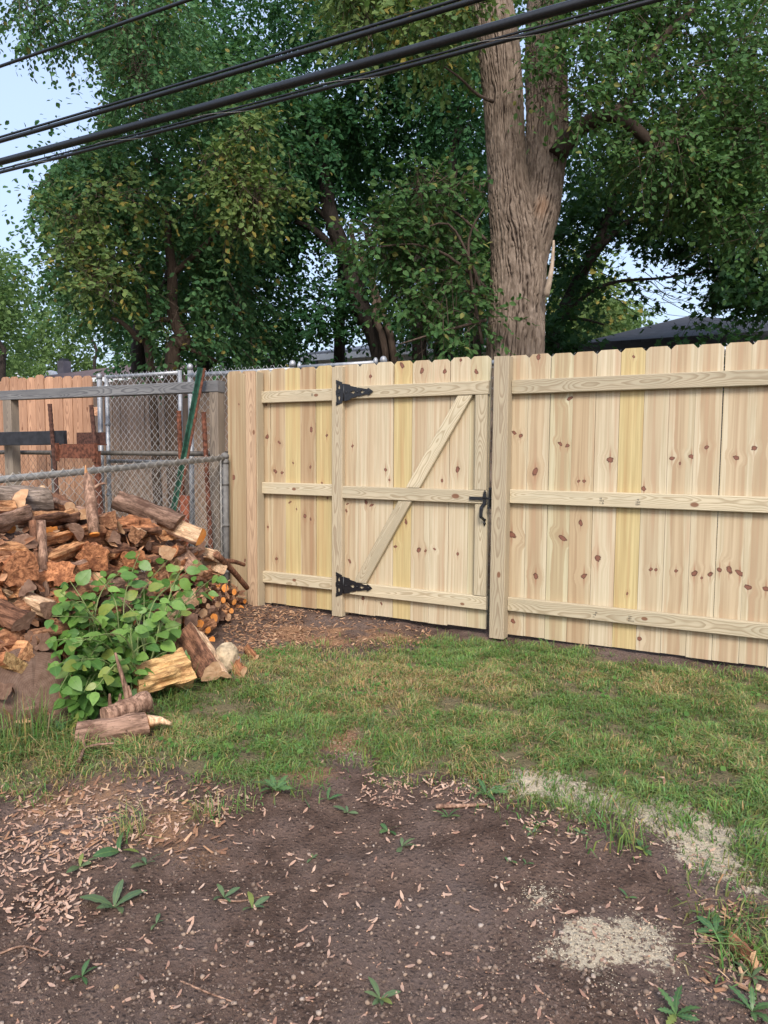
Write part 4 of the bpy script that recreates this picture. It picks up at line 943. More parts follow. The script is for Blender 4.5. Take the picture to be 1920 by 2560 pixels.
cl += clump_fill([(1760, 640), (1990, 560), (1990, 830), (1830, 860), (1740, 800)], 8.6, 10.5, 34, .34, 42, 1, sk) + clump_fill([(1370, 800), (1470, 820), (1460, 890), (1370, 900)], 8.4, 9.4, 10, .3, 43) + clump_fill([(1700, 790), (1830, 790), (1830, 850), (1700, 850)], 8.6, 9.2, 6, .22, 44)
cl += clump_fill([(1500, 700), (1800, 660), (1800, 700), (1500, 730)], 9.2, 9.8, 16, .16, 45, .6) + clump_fill([(1380, 600), (1480, 590), (1560, 620), (1440, 700), (1385, 700)], 9.0, 9.8, 8, .2, 46, .5) + clump_fill([(1580, 610), (1680, 600), (1720, 660), (1640, 650)], 9.2, 10, 6, .2, 47, .4)
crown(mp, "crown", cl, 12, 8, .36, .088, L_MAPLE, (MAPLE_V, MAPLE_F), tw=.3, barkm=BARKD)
for s in range(14):
    a_ = np.array([1500 + s * 14, 680 + (s % 4) * 22]); limb(mp, "bare_twig", [atD(*a_, 9.8), atD(a_[0] + 60, a_[1] + 25 + 6 * (s % 5), 9.8), atD(a_[0] + 120, a_[1] + 30 + 15 * (s % 3), 9.8)], .006, .002, BARK, 6, 4)
# ---- trees far off
for k, (poly, dd, n_, r_, lab) in enumerate([([(-60, 640), (30, 660), (60, 760), (40, 900), (-60, 900)], (22, 26), 22, .8, "bright green tree in the distance beside the open sky"), ([(40, 790), (180, 740), (330, 760), (420, 830), (420, 950), (20, 950)], (42, 50), 40, 1.5, "pale distant tree rising behind the chimney"),
                                        ([(1440, 790), (1520, 740), (1580, 790), (1600, 880), (1430, 880)], (24, 28), 24, .8, "light green distant tree left of the dark hipped roof"), ([(560, 860), (780, 840), (800, 960), (560, 960)], (20, 23), 16, .7, "bright distant shrubbery tree left of the garage"),
                                        ([(1380, 640), (1460, 620), (1500, 760), (1470, 860), (1380, 860)], (16, 19), 18, .6, "yellowish green tree glimpsed behind the slanting maple trunk")]):
    xm = sum(p[0] for p in poly) / len(poly); tr_, b_ = tree_root("distant_tree", xm, 920, dd[0], lab)
    limb(tr_, "trunk", [b_] + [atD(xm, 930, dd[0]), atD(xm + 8, 880, dd[0]), atD(xm - 5, 850, dd[0])], .12, .06, BARKD, 8)
    crown(tr_, "crown", clump_fill(poly, dd[0], dd[1], n_, r_, 60 + k), 24, 8, .6 if k != 1 else 1.0, .15 if k != 1 else .26, L_FAR if k != 4 else L_OLIVE, tw=0)
# ------------------------------------------------------------------ firewood
def wood_side(name, a, b, dark, sc=1.0, bs=.8):
    M = Mat(name); p = offset_coord(M, 30); q = M.vm('MULTIPLY', p, M.xyz(1.0, 1.0, .10))
    n = M.noise(q, 62 * sc, 5, .7, .3); n2 = M.noise(p, 14, 4, .6); n3 = M.noise(p, 45, 3, .7); nf = M.noise(q, 150 * sc, 3, .7)
    c = M.mix(M.mr(n, .34, .64), [v * .55 for v in a], [min(v * 1.12, .8) for v in b]); c = M.mix(M.mr(n2, .45, .70, 0, .8), c, dark); c = M.mix(M.mr(n3, .58, .74, 0, .7), c, [v * .35 for v in dark])
    c = M.mix(M.mr(nf, .58, .70, 0, .75), c, [v * .4 for v in dark])
    t = M.rnd(); c = M.mix(1.0, c, M.mix(t, (.75, .72, .72), (1.22, 1.15, 1.1)), 'MULTIPLY')
    return M.bsdf(c, .9, M.bump(M.ma('ADD', n, M.ma('MULTIPLY', n2, .7)), bs, .012), 0, .2)
LBARK = wood_side("log_bark", (.13, .062, .037), (.23, .118, .072), (.055, .028, .019))
LBARK2 = wood_side("log_bark_grey", (.22, .135, .095), (.36, .235, .17), (.11, .060, .042))
LSPLIT = wood_side("log_split_face", (.42, .200, .092), (.57, .315, .155), (.22, .090, .042), 1.0, .6)
LPALE = wood_side("log_pale_split", (.58, .40, .25), (.68, .50, .33), (.42, .25, .14), 1.0, .5)
LOLD = wood_side("log_weathered", (.30, .140, .072), (.45, .240, .130), (.14, .058, .032), 1.0, .9)
LROT = wood_side("log_rotten", (.33, .130, .060), (.48, .220, .105), (.12, .045, .024), .8, 1.0)
LGREY = wood_side("log_grey_weathered", (.21, .165, .13), (.36, .295, .24), (.11, .08, .062), 1.0, .8)
LYEL = wood_side("log_yellow_rot", (.52, .31, .125), (.62, .41, .185), (.33, .165, .07), .9, 1.0)
def end_mat(name, a, b, dark, rings=220.0, crack=.16, lo=.68, hi=.80):
    M = Mat(name); p = M.coord(); x, y, z = M.sep(p); r = M.ma('SQRT', M.ma('ADD', M.ma('MULTIPLY', x, x), M.ma('MULTIPLY', y, y)))
    n = M.noise(offset_coord(M, 20), 35, 4); rr = M.ma('FRACT', M.ma('ADD', M.ma('MULTIPLY', r, rings), M.ma('MULTIPLY', n, 1.5)))
    c = M.mix(M.mr(n, .35, .7), a, b); c = M.mix(M.ma('MULTIPLY', M.mr(rr, .5, .95), .35), c, dark)
    an = M.ma('ARCTAN2', y, x); cr = M.noise(M.xyz(M.ma('MULTIPLY', an, 5.0), M.rnd(), 0.0), 1.0, 2)
    c = M.mix(M.mr(cr, lo, hi, 0, crack), c, dark)
    return M.bsdf(c, .85, M.bump(n, .5, .006), 0, .2)
EORANGE = end_mat("fresh_orange_end", (.78, .27, .055), (.72, .33, .10), (.40, .12, .03))
ETAN = end_mat("tan_end", (.46, .27, .15), (.58, .38, .23), (.24, .12, .06)); EDARK = end_mat("dark_end", (.15, .085, .058), (.24, .145, .10), (.06, .035, .025)); EGREY = end_mat("stump_end", (.135, .082, .058), (.19, .122, .09), (.06, .034, .025), 110, .75, .66, .71)
def log_data(kind, r, L, seed, rough=.05, n=20, rings=10, taper=1.0, bend=0.0):
    g = np.random.default_rng(seed); th = np.linspace(0, 2 * math.pi, n, endpoint=False)
    rad = np.full(n, r); side = np.zeros(n, int)
    planes = {'round': [], 'half': [(g.uniform(0, 6.28), g.uniform(-.05, .25) * r)], 'quarter': [(0.0, .12 * r), (g.uniform(1.35, 1.9), .12 * r)], 'wedge': [(0, .2 * r), (g.uniform(2.0, 2.5), .25 * r)], 'slab': [(0, .35 * r), (3.14, .35 * r)], 'chunk': [(k * 1.257 + g.uniform(-.35, .35), g.uniform(.5, .92) * r) for k in range(5)], 'block': [(0, .75 * r), (1.57, .7 * r), (3.14, .75 * r), (4.71, .8 * r)]}[kind]
    cx = cy = 0.0
    if kind in ('half', 'quarter', 'wedge'):
        for ph, d in planes: cx -= math.cos(ph) * r * .33; cy -= math.sin(ph) * r * .33
    px = np.zeros(n); py = np.zeros(n)
    for i, t in enumerate(th):
        dx, dy = math.cos(t), math.sin(t)
        b = cx * dx + cy * dy; tt = -b + math.sqrt(max(b * b - (cx * cx + cy * cy - r * r), 0)); s = 0
        for ph, d in planes:
            nn = math.cos(ph) * dx + math.sin(ph) * dy; c0 = math.cos(ph) * cx + math.sin(ph) * cy
            if nn > 1e-4:
                k = (d - c0) / nn
                if k < tt: tt = max(k, .05 * r); s = 1
        px[i] = dx * tt; py[i] = dy * tt; side[i] = s
    z = np.linspace(0, L, rings); V = []
    sl = g.uniform(-.25, .25, 4)
    for k, zz in enumerate(z):
        f = 1 + (taper - 1) * k / (rings - 1)
        X = px * f; Y = py * f; Zc = np.full(n, zz)
        if k == 0: Zc = Zc + sl[0] * X + sl[1] * Y
        if k == rings - 1: Zc = Zc + sl[2] * X + sl[3] * Y
        P = np.stack([X, Y, Zc], 1); q = P / r * 1.4 + seed * 3.1; q[:, 2] *= .55
        d = fbm(q, 3) * rough * r * 2.2 + fbm(P / r * np.array([5, 5, 1.0]) + seed, 2) * rough * r * 1.1
        nr = np.stack([X, Y], 1); nr /= np.linalg.norm(nr, axis=1)[:, None] + 1e-9
        P[:, :2] += nr * d[:, None]; P[:, 0] += bend * math.sin(math.pi * k / (rings - 1)); V.append(P)
    return V, side
_logs = {}
def log_meshes(key, kind, r, L, seed, bark, split, end, **kw):
    if key not in _logs:
        V, side = log_data(kind, r, L, seed, **kw); n = len(side); m = len(V)
        mb = MB(); mb.v = [tuple(p) for ring in V for p in ring]
        for k in range(m - 1):
            for j in range(n):
                j2 = (j + 1) % n; mb.f.append([k * n + j, k * n + j2, (k + 1) * n + j2, (k + 1) * n + j]); mb.mi.append(1 if side[j] and side[j2] else 0); mb.sm.append(not (side[j] and side[j2]))
        me = mb.mesh("log", [bark, split]); caps = []
        for ring, s in ((V[0], -1), (V[-1], 1)):
            c = ring.mean(0); c = c + np.array([0, 0, s * .002]); R_ = ring.copy(); R_[:, 2] += s * .0012; mid = (R_ + c) / 2; mid[:, 2] += np.random.default_rng(seed).uniform(-.0012, .0012, n)
            cb = MB(); VV = np.vstack([[c], mid, R_]); F = []
            for j in range(n):
                j2 = (j + 1) % n; F += [(0, 1 + j, 1 + j2), (1 + j, 1 + n + j, 1 + n + j2, 1 + j2)]
            if s < 0: F = [f[::-1] for f in F]
            caps.append(cb.add(VV, F).mesh("cut_end", end))
        _logs[key] = (me, caps)
    return _logs[key]
def put_log(name, meshes, front, away, spin, label, group=None, cat="log", scale=1.0):
    me, caps = meshes; z = np.array(away, float); z /= np.linalg.norm(z); up = np.array([0, 0, 1.0]) if abs(z[2]) < .95 else np.array([1.0, 0, 0])
    x = np.cross(up, z); x /= np.linalg.norm(x); y = np.cross(z, x); c, s = math.cos(spin), math.sin(spin)
    x2 = x * c + y * s; y2 = -x * s + y * c
    mw = Matrix([[x2[i] * scale, y2[i] * scale, z[i] * scale, front[i]] for i in range(3)] + [[0, 0, 0, 1]])
    o = link(name, me, None, mw=mw); tag(o, label, cat, group)
    for cme in caps: link("cut_end", cme, o)
    return o
_by = [1.4, 2.0, 2.5, 2.9, 3.4, 3.9, 4.45]; _bx = [-2.66, -2.66, -2.76, -2.90, -3.14, -3.38, -3.70]
_ty = [1.4, 2.2, 2.5, 3.07, 3.5, 3.75, 4.0, 4.18, 4.45]; _tz = [1.06, 1.05, .99, .87, .78, .66, .46, .30, .06]
def xb(Y): return np.interp(Y, _by, _bx)
def ztop(Y): return np.interp(Y, _ty, _tz)
def xfront(Y, z): b = xb(Y); return b + np.clip(z / np.maximum(ztop(Y), .15), 0, 1) * (-3.52 - b) * .85
def onPile(px, py, out=0.0):
    d = ray(px, py); t = np.linspace(2.0, 7.0, 2000); P = CC + d * t[:, None]
    hit = (P[:, 2] < 0) | (P[:, 0] < xfront(P[:, 1], P[:, 2]) + out); return P[int(np.argmax(hit))].copy() if hit.any() else P[-1].copy()
SPL = "rough split log stacked in the woodpile"; GSPL = "split logs stacked in the woodpile"
variants = []
for s in range(16):
    kind = ['quarter', 'wedge', 'half', 'quarter', 'slab', 'wedge', 'quarter', 'half'][s % 8]
    bark = [LBARK, LBARK, LOLD, LBARK2][s % 4]; spl = [LSPLIT, LOLD, LROT, LSPLIT, LOLD][s % 5]; end = [EDARK, EDARK, ETAN, EDARK, LROT][s % 5]
    variants.append(log_meshes(("v", s), kind, .064 if kind != 'slab' else .072, .40, 100 + s, bark, spl, end, rough=.07 if s % 3 else .11, n=22))
for s in range(16):
    kind = ['quarter', 'wedge', 'half', 'chunk', 'slab', 'wedge', 'chunk', 'half'][s % 8]
    bark = [LBARK, LOLD, LOLD, LBARK2][s % 4]; spl = [LSPLIT, LOLD, LROT, LSPLIT, LOLD][s % 5]; end = [EDARK, LROT, ETAN, EDARK, LROT][s % 5]
    variants.append(log_meshes(("w", s), kind, .066, .31, 140 + s, bark, spl, end, rough=.12 if s % 2 else .18, n=24, rings=16))
g = np.random.default_rng(77)
ORD = ["bottom", "second", "third", "fourth", "fifth", "sixth", "seventh", "eighth", "ninth", "tenth", "eleventh"]
def pile_label(vi, row, y, layer):
    kind = ['quarter', 'wedge', 'half', 'quarter', 'slab', 'wedge', 'quarter', 'half'][vi % 8]
    k = {'quarter': "quarter-split log", 'wedge': "narrow wedge log", 'half': "half-round log", 'slab': "flat slab log"}[kind]
    c = ["dark-barked", "dark-barked", "weathered tan", "grey-barked"][vi % 4]; e = ["dark", "dark", "tan", "dark", "reddish"][vi % 5]
    zone = "above the big stump" if y < 2.2 else "by the upright poles" if y < 2.75 else "behind the shrub" if y < 3.35 else "below the long log" if y < 3.85 else "toward the low end"
    return "%s %s, %s end, %s course %s%s" % (c, k, e, ORD[row], "inside the pile " if layer else "", zone)
for layer in (0, 1):
    z = .06; row = 0
    while z < 1.04:
        y = 1.5 + .09 * (row % 3)
        while y < 4.4:
            step = .17
            if z < ztop(y) - .06:
                X = xfront(y, z) - .03 + g.uniform(-.05, .04) - layer * .26
                if X > -3.72:
                    vi = int(g.integers(16)); jz = g.uniform(-.015, .015); lab = pile_label(vi, row, y, layer)
                    if layer == 0 and (z > .35 or y > 2.9) and g.random() < .62 and z < ztop(y + .3) - .05:      # lying along the heap
                        L = g.uniform(.24, .36); y2 = y + L; X2 = xfront(y2, z) - .03 + g.uniform(-.05, .04)
                        p0 = np.array([X, y, z + jz]); aw = np.array([X2 - X, L, g.uniform(-.05, .05)]); sc = L / .40
                        put_log("split_log", variants[16 + vi], p0, aw, g.uniform(0, 6.28), lab, GSPL); step = L + g.uniform(-.03, .02)
                    else:
                        aw = np.array([-.93, .30 + g.uniform(-.38, .38), g.uniform(-.16, .16)])
                        put_log("split_log", variants[vi], (X, y + g.uniform(-.015, .015), z + jz), aw, g.uniform(0, 6.28), lab, GSPL, scale=max(.55, min(g.uniform(.8, 1.15), (X + 3.79) / .38))); step = g.uniform(.095, .125) if not layer else .17
            y += step
        z += .098 if not layer else .15; row += 1
toC = lambda p: (np.array(p) - CC) / np.linalg.norm(np.array(p) - CC)
def away(px, py, dx=0.0, dz=0.0):
    d = ray(px, py); d = d / np.linalg.norm(d); r = np.cross(d, [0, 0, 1.0]); r /= np.linalg.norm(r); v = d + r * dx + np.array([0, 0, dz]); return v
def P_(px, py, out=0.02): return onPile(px, py, out)
def along(px1, py1, px2, py2, out=.03):      # a log lying across the heap from one point of its surface to another
    a = P_(px1, py1, out); b = P_(px2, py2, out); return a, b - a, np.linalg.norm(b - a)
# --- singled-out pieces
a = atD(118, 1256, 4.05); b = atD(-60, 1250, 3.75)
put_log("weathered_log", log_meshes("big_top", 'round', .083, .55, 5, LGREY, LGREY, EDARK, rough=.05, n=28, rings=14), a, b - a, .4, "large grey weathered log on top of the pile, flat end showing")
a = atD(205, 1302, 4.2); b = atD(120, 1248, 4.45)
put_log("bark_log", log_meshes("bark_half", 'half', .085, .36, 6, LBARK, LSPLIT, EDARK, rough=.1, n=26), a, b - a, 2.4, "dark bark-covered half log lying on top of the pile")
a = atD(158, 1312, 4.12); b = atD(118, 1258, 4.2)
put_log("pale_split", log_meshes("pale_sp", 'slab', .05, .30, 9, LPALE, LPALE, ETAN, rough=.12), a, b - a, .3, "pale splintered slab wedged beside the dark bark log")
for (px, py, r, key, lab) in ((125, 1322, .042, 'o1', "round log with big oval orange cut end under the pale slab"), (27, 1322, .024, 'o2', "small round log, orange end, beneath the weathered log"), (18, 1291, .021, 'o3', "small round log, orange end, tight under the weathered log")):
    o = put_log("round_log", log_meshes(key, 'round', r, .34, 20 + int(px), LBARK, LSPLIT, EORANGE, rough=.03, n=16), atD(px, py, 3.95 if px > 60 else 3.72), away(px, py, -.3), 0, lab)
# standing broken branch
br = empty("broken_branch", (0, 0, 0), "broken forked branch standing in the pile with orange sawn foot", "branch")
D0 = 4.1
MB().tube([atD(x, y, d) for x, y, d in ((236, 1334, 3.98), (232, 1300, 4.0), (228, 1260, 4.05), (224, 1225, 4.08), (219, 1200, 4.1), (217, 1182, 4.1))], [.031, .031, .033, .030, .024, .012], 12).obj("stem", LBARK2, br)
MB().tube([atD(x, y, d) for x, y, d in ((217, 1205, 4.1), (215, 1180, 4.1), (214, 1162, 4.1))], [.014, .009, .003], 6).obj("splinter", LSPLIT, br)
MB().tube([atD(x, y, d) for x, y, d in ((232, 1222, 4.08), (245, 1213, 4.1), (258, 1208, 4.1), (266, 1210, 4.1))], [.012, .009, .007, .003], 6).obj("side_twig", LBARK2, br)
dd_ = atD(236, 1336, 3.975) - atD(232, 1300, 4.0); dd_ /= np.linalg.norm(dd_)
MB().tube([atD(236, 1333, 3.979), atD(236, 1333, 3.979) + dd_ * .012], [.0285, .027], 12).obj("cut_end", EORANGE, br)
# long log with orange end
a = atD(503, 1343, 4.75); b = atD(360, 1285, 4.80)
put_log("long_log", log_meshes("long", 'half', .062, .52, 33, LBARK2, LPALE, EORANGE, rough=.05, n=24, rings=14), a, b - a, 3.6, "long grey-barked log lying on the pile, pale split and orange end")
a = atD(448, 1305, 4.72); b = atD(330, 1262, 4.72)
put_log("long_log", log_meshes("long2", 'half', .060, .44, 35, LBARK2, LOLD, EDARK, rough=.09, n=24, rings=12), a, b - a, 1.2, "grey-barked half log up along the top of the pile")
# stakes holding the pile
for k, (x0, x1) in enumerate(((82, 96), (102, 112))):
    r_ = .020 if k == 0 else .022
    p0 = atD(x1, 1480, 3.48); p0[2] = -.03; q0 = atD(x0, 1302, 3.62); q1 = atD(x1, 1470, 3.55)
    o = MB().tube([(q1[0], q1[1], -.03), q1, (q0 + q1) / 2, q0], r_, 10).obj("pole", LBARK2 if k else LBARK)
    tag(o, ["darker bark pole standing upright against the pile", "lighter bark pole standing upright, its twin close beside it"][k], "pole")
# chunky splits on the left, ends and long sides towards the camera
for px, py, dx, dz, r, kind, key, sp, bk, en, lab in (
    (60, 1560, -.9, .55, .075, 'quarter', 'L1', LPALE, LBARK, EDARK, "bright orange-tan split log slanting down at the left"), (118, 1520, -.9, .5, .07, 'quarter', 'L2', LPALE, LBARK, EDARK, "bright split log slanting beside the standing poles"),
    (70, 1630, -.7, .05, .07, 'wedge', 'L3', LSPLIT, LOLD, LSPLIT, "frayed tan split log low on the left"), (102, 1605, -.2, 0, .05, 'block', 'L4', LOLD, LBARK, EDARK, "squared dark block beside the leafy shrub"),
    (40, 1660, -.8, .02, .08, 'slab', 'L5', LYEL, LROT, LYEL, "flaking yellow-edged slab above the big stump"), (60, 1420, -.3, .0, .115, 'chunk', 'L6', LROT, LROT, LROT, "large crumbling reddish rotten chunk beside the poles"),
    (230, 1395, -.2, .0, .10, 'chunk', 'M1', LROT, LROT, LROT, "crumbly rotten chunk just right of the poles"), (150, 1440, .1, .0, .095, 'chunk', 'M2', LROT, LOLD, LROT, "crumbly red chunk above the shrub"),
    (330, 1400, -.2, .0, .09, 'chunk', 'M3', LROT, LBARK, LROT, "ragged dark chunk behind the shrub top"), (275, 1300, -.1, .0, .085, 'quarter', 'M4', LOLD, LOLD, LOLD, "frayed grey chunk beside the standing branch"),
    (345, 1335, .0, .0, .08, 'quarter', 'M5', LPALE, LOLD, LOLD, "pale frayed chunk under the long log"), (420, 1380, -.6, .1, .07, 'half', 'M6', LSPLIT, LBARK, ETAN, "brown curling split under the long log's orange end"),
    (285, 1345, -.3, .0, .07, 'quarter', 'M7', LOLD, LOLD, EDARK, "greyish split under the standing branch"), (190, 1330, -.2, .0, .06, 'half', 'M8', LOLD, LBARK2, EDARK, "small grey split under the dark bark log"),
    (490, 1425, -.5, .6, .075, 'half', 'R1', LOLD, LBARK2, ETAN, "tall greyish slab leaning out over the round logs"), (540, 1390, -.5, .1, .05, 'block', 'R2', LPALE, LSPLIT, LPALE, "upper pale square-cut block at the sloping end"),
    (553, 1422, -.5, .1, .05, 'block', 'R3', LPALE, LBARK, LPALE, "lower pale square-cut block at the sloping end"), (470, 1502, -.4, .0, .075, 'block', 'R4', LSPLIT, LBARK, LPALE, "upper broad square tan split end beside the leaves"),
    (432, 1548, -.45, .1, .07, 'block', 'R5', LSPLIT, LBARK, LPALE, "lower broad square tan split end beside the leaves"), (480, 1548, -.4, .0, .05, 'block', 'R6', LSPLIT, LBARK, EDARK, "dark squared split between tan ends and round logs"),
    (165, 1518, -.3, .1, .045, 'slab', 'S1', LPALE, LSPLIT, EORANGE, "small orange-brown split end poking out of the leaves"), (285, 1615, -.2, .0, .06, 'half', 'S2', LOLD, LBARK, ETAN, "bark-edged split end just under the shrub"),
    (440, 1600, -1.2, .1, .06, 'slab', 'S3', LPALE, LPALE, ETAN, "pale split board lying under the shrub tips"), (10, 1730, -.6, .1, .06, 'quarter', 'S4', LPALE, LBARK, EDARK, "small split with pale top lying before the big stump")):
    p = P_(px, py, .06); put_log("split_log", log_meshes(key, kind, r * 1.0, .36, int(px + py), bk, sp, en, rough=.10 if sp is LROT else .07, n=30, rings=12), p, away(px, py, dx, dz), (px * .37) % 6.28, lab)
# round orange-ended branches at the toe of the pile
RL = "round branch log with orange sawn end low at the pile's sloping end"; GRL = "round logs at the toe of the pile"
for i, (px, py, r, dx) in enumerate(((529, 1487, .030, -.9), (510, 1500, .022, -.8), (562, 1470, .028, -.6), (585, 1480, .024, -.8), (545, 1463, .016, -.5), (507, 1533, .030, -.5), (612, 1503, .018, -1.2), (598, 1525, .040, -.4), (578, 1527, .020, -1.0), (570, 1543, .026, -.9), (535, 1545, .030, -.7), (475, 1580, .034, -.3), (520, 1575, .022, -.6), (545, 1510, .024, -1.0), (558, 1500, .02, -1.2), (585, 1505, .022, -1.1), (500, 1560, .026, -.7), (520, 1515, .018, -.9), (530, 1600, .022, -.5))):
    p = P_(px, py, .05); put_log("round_log", log_meshes(("rl", i), 'round', r, .38, 300 + i, LBARK, LSPLIT, EORANGE if i % 4 != 1 else ETAN, rough=.05, n=14, rings=8), p, away(px, py, dx, g.uniform(-.05, .12)), g.uniform(0, 6), '%s round branch log, %s sawn end, %s' % ('slim' if r < .021 else 'thick' if r > .027 else 'medium', 'tan' if i % 4 == 1 else 'orange', 'up under the leaning slab' if py < 1490 else 'low beside the gate fence' if px > 560 else 'low beside the square tan ends' if py < 1550 else 'lowest, just above the wedge log'), GRL)
for (p0, p1, r, lab) in (((540, 1385), (618, 1470), .024, "thick stick sliding down the sloping end of the pile"), ((555, 1402), (610, 1412), .018, "short dark stick jutting towards the new fence"), ((495, 1445), (540, 1475), .014, "thin bent stick above the orange-ended round logs")):
    a = P_(*p0, .08); b = P_(*p1, .08); c = (a + b) / 2 + np.array([0, 0, .01])
    tag(MB().tube(smooth_path([a, c, b], 8), np.linspace(r, r * .8, 8), 9).obj("stick", LBARK), lab, "stick")
TW = "thin bare twig poking out of the pile's toe"
for k in range(12):
    x0 = g.uniform(480, 600); y0 = g.uniform(1450, 1580); a = P_(x0, y0, .06); b = P_(x0 + g.uniform(-40, 50), y0 + g.uniform(-30, 40), .16)
    tag(MB().tube(smooth_path([a, (a + b) / 2 + g.normal(size=3) * .02, b], 7), np.linspace(.004, .0015, 7), 5).obj("twig", LBARK2), TW, "twig", "twigs at the toe of the pile")
# big stump round, rotten yellow log, wedge, rock, branched log
c = onZ(85, 1868) + np.array([0, 0, .0]); fr_ = atD(85, 1738, 3.12)
o = put_log("stump_round", log_meshes("stump", 'round', .185, .40, 51, LBARK, LSPLIT, EGREY, rough=.05, n=40, rings=12), (fr_[0], fr_[1], .172), away(85, 1738, -.35, .0), .3, "big brown stump round, cut face forward, behind the tall grass")
a = onZ(330, 1742); p = atD(335, 1705, 3.45); b = atD(480, 1665, 3.6)
put_log("rotten_log", log_meshes("yellow", 'chunk', .118, .27, 67, LYEL, LYEL, LROT, rough=.13, n=48, rings=28), (p[0], p[1], .085), np.array([b[0] - p[0], b[1] - p[1], .04]), .7, "crumbling yellow rotted log on the grass under the shrub")
p = atD(548, 1700, 3.68); q = atD(478, 1610, 3.95)
put_log("split_log", log_meshes("wedge_o", 'wedge', .105, .34, 63, LBARK, LPALE, ETAN, rough=.09, n=28, rings=12, taper=1.15), (p[0], p[1], .085), np.array([q[0] - p[0], q[1] - p[1], .12]), 2.5, "dark-sided wedge log with pale top lying on the lawn's edge")
def rock(name, c, r, seed, mat, label, sq=(1, 1, 1)):
    me = bpy.data.meshes.new(name); import bmesh; bm = bmesh.new(); bmesh.ops.create_icosphere(bm, subdivisions=3, radius=1)
    V = np.array([v.co[:] for v in bm.verts]); d = 1 + .22 * fbm(V * 1.1 + seed, 3) + .05 * fbm(V * 4 + seed, 2)
    for v, k in zip(bm.verts, d): v.co = v.co * float(k * r); v.co.x *= sq[0]; v.co.y *= sq[1]; v.co.z *= sq[2]
    bm.to_mesh(me); bm.free(); me.materials.append(mat); o = link(name, me, None, c); tag(o, label, "rock"); return o
p = atD(566, 1642, 3.95); rock("rock", (p[0], p[1], .085), .075, 3, flat_mat("pale_rock", (.38, .30, .20), .9, .55, 22, bump=.6), "pale tan rock propped beside the wedge log", (.85, .8, 1.25))
p = atD(586, 1655, 3.95); rock("stone", (p[0], p[1], .05), .04, 8, flat_mat("grey_stone", (.42, .38, .37), .8, .15, 12), "small grey stone flake beside the pale rock", (.4, 1, 1.3))
for (x, y, dx, r, key, lab) in ((605, 1690, -.9, .04, 'c1', "reddish splintered chunk beyond the grey stone"), (640, 1648, -1.6, .025, 'c2', "thin split sliver lying on the grass edge")):
    p = onZ(x, y, .035); put_log("split_log", log_meshes(key, 'slab', r, .22, 70 + x, LROT, LSPLIT, ETAN, rough=.12), p, np.array([-.5 + .1 * dx, .5, .03]), 0.3, lab)
bl_ = empty("branched_log", (0, 0, 0), "short forked log with upright twig stubs lying on the grass", "log")
a = onZ(368, 1842); b = onZ(190, 1868); a[2] = .055; b[2] = .05
me, caps = log_meshes("fork", 'round', .052, float(np.linalg.norm(b - a)), 81, LBARK2, LPALE, EORANGE, rough=.07, n=22, rings=12)
def setm(o, front, aw, spin=0):
    z = np.array(aw); z = z / np.linalg.norm(z); x = np.cross([0, 0, 1.0], z); x /= np.linalg.norm(x); y = np.cross(z, x)
    o.matrix_basis = Matrix([[x[i], y[i], z[i], front[i]] for i in range(3)] + [[0, 0, 0, 1]])
st_ = link("stem", me, bl_); setm(st_, a, b - a)
for cm in caps: link("cut_end", cm, st_)
a2 = a + np.array([-.10, .10, .055]); b2 = b + np.array([.03, .12, .045])
MB().tube(smooth_path([a2, (a2 + b2) / 2, b2], 8), np.linspace(.045, .036, 8) * (1 + .08 * np.sin(np.arange(8) * 2)), 12).obj("fork_stem", LBARK2, bl_)
MB().tube([a + np.array([.0, .0, .01]), a + np.array([.05, .03, .015]), a + np.array([.085, .05, .0])], [.03, .016, .008], 6).obj("splinter", LPALE, bl_)
for (x0, y0, pts) in ((325, 1785, [(318, 1740), (308, 1700), (296, 1660), (288, 1632)]), (322, 1785, [(326, 1745), (320, 1715)]), (276, 1795, [(275, 1770), (274, 1735)]), (300, 1790, [(298, 1765), (301, 1735)])):
    d_ = proj(a2)[2]; MB().tube(smooth_path([atD(x0, y0, d_)] + [atD(x, y, d_ - .01 * i) for i, (x, y) in enumerate(pts)], 10), np.linspace(.016, .005, 10), 7).obj("twig_stub", LBARK2, bl_)
d_ = proj(b)[2] - .1
MB().tube(smooth_path([atD(285, 1858, d_), atD(240, 1862, d_), atD(212, 1870, d_), atD(205, 1885, d_ - .04), atD(196, 1905, d_ - .1)], 10), np.linspace(.004, .007, 10), 6).obj("side_twig", LBARK2, bl_)
MB().tube(smooth_path([atD(212, 1870, d_), atD(208, 1850, d_), atD(212, 1836, d_)], 6), np.linspace(.006, .004, 6), 6).obj("side_twig", LBARK2, bl_)

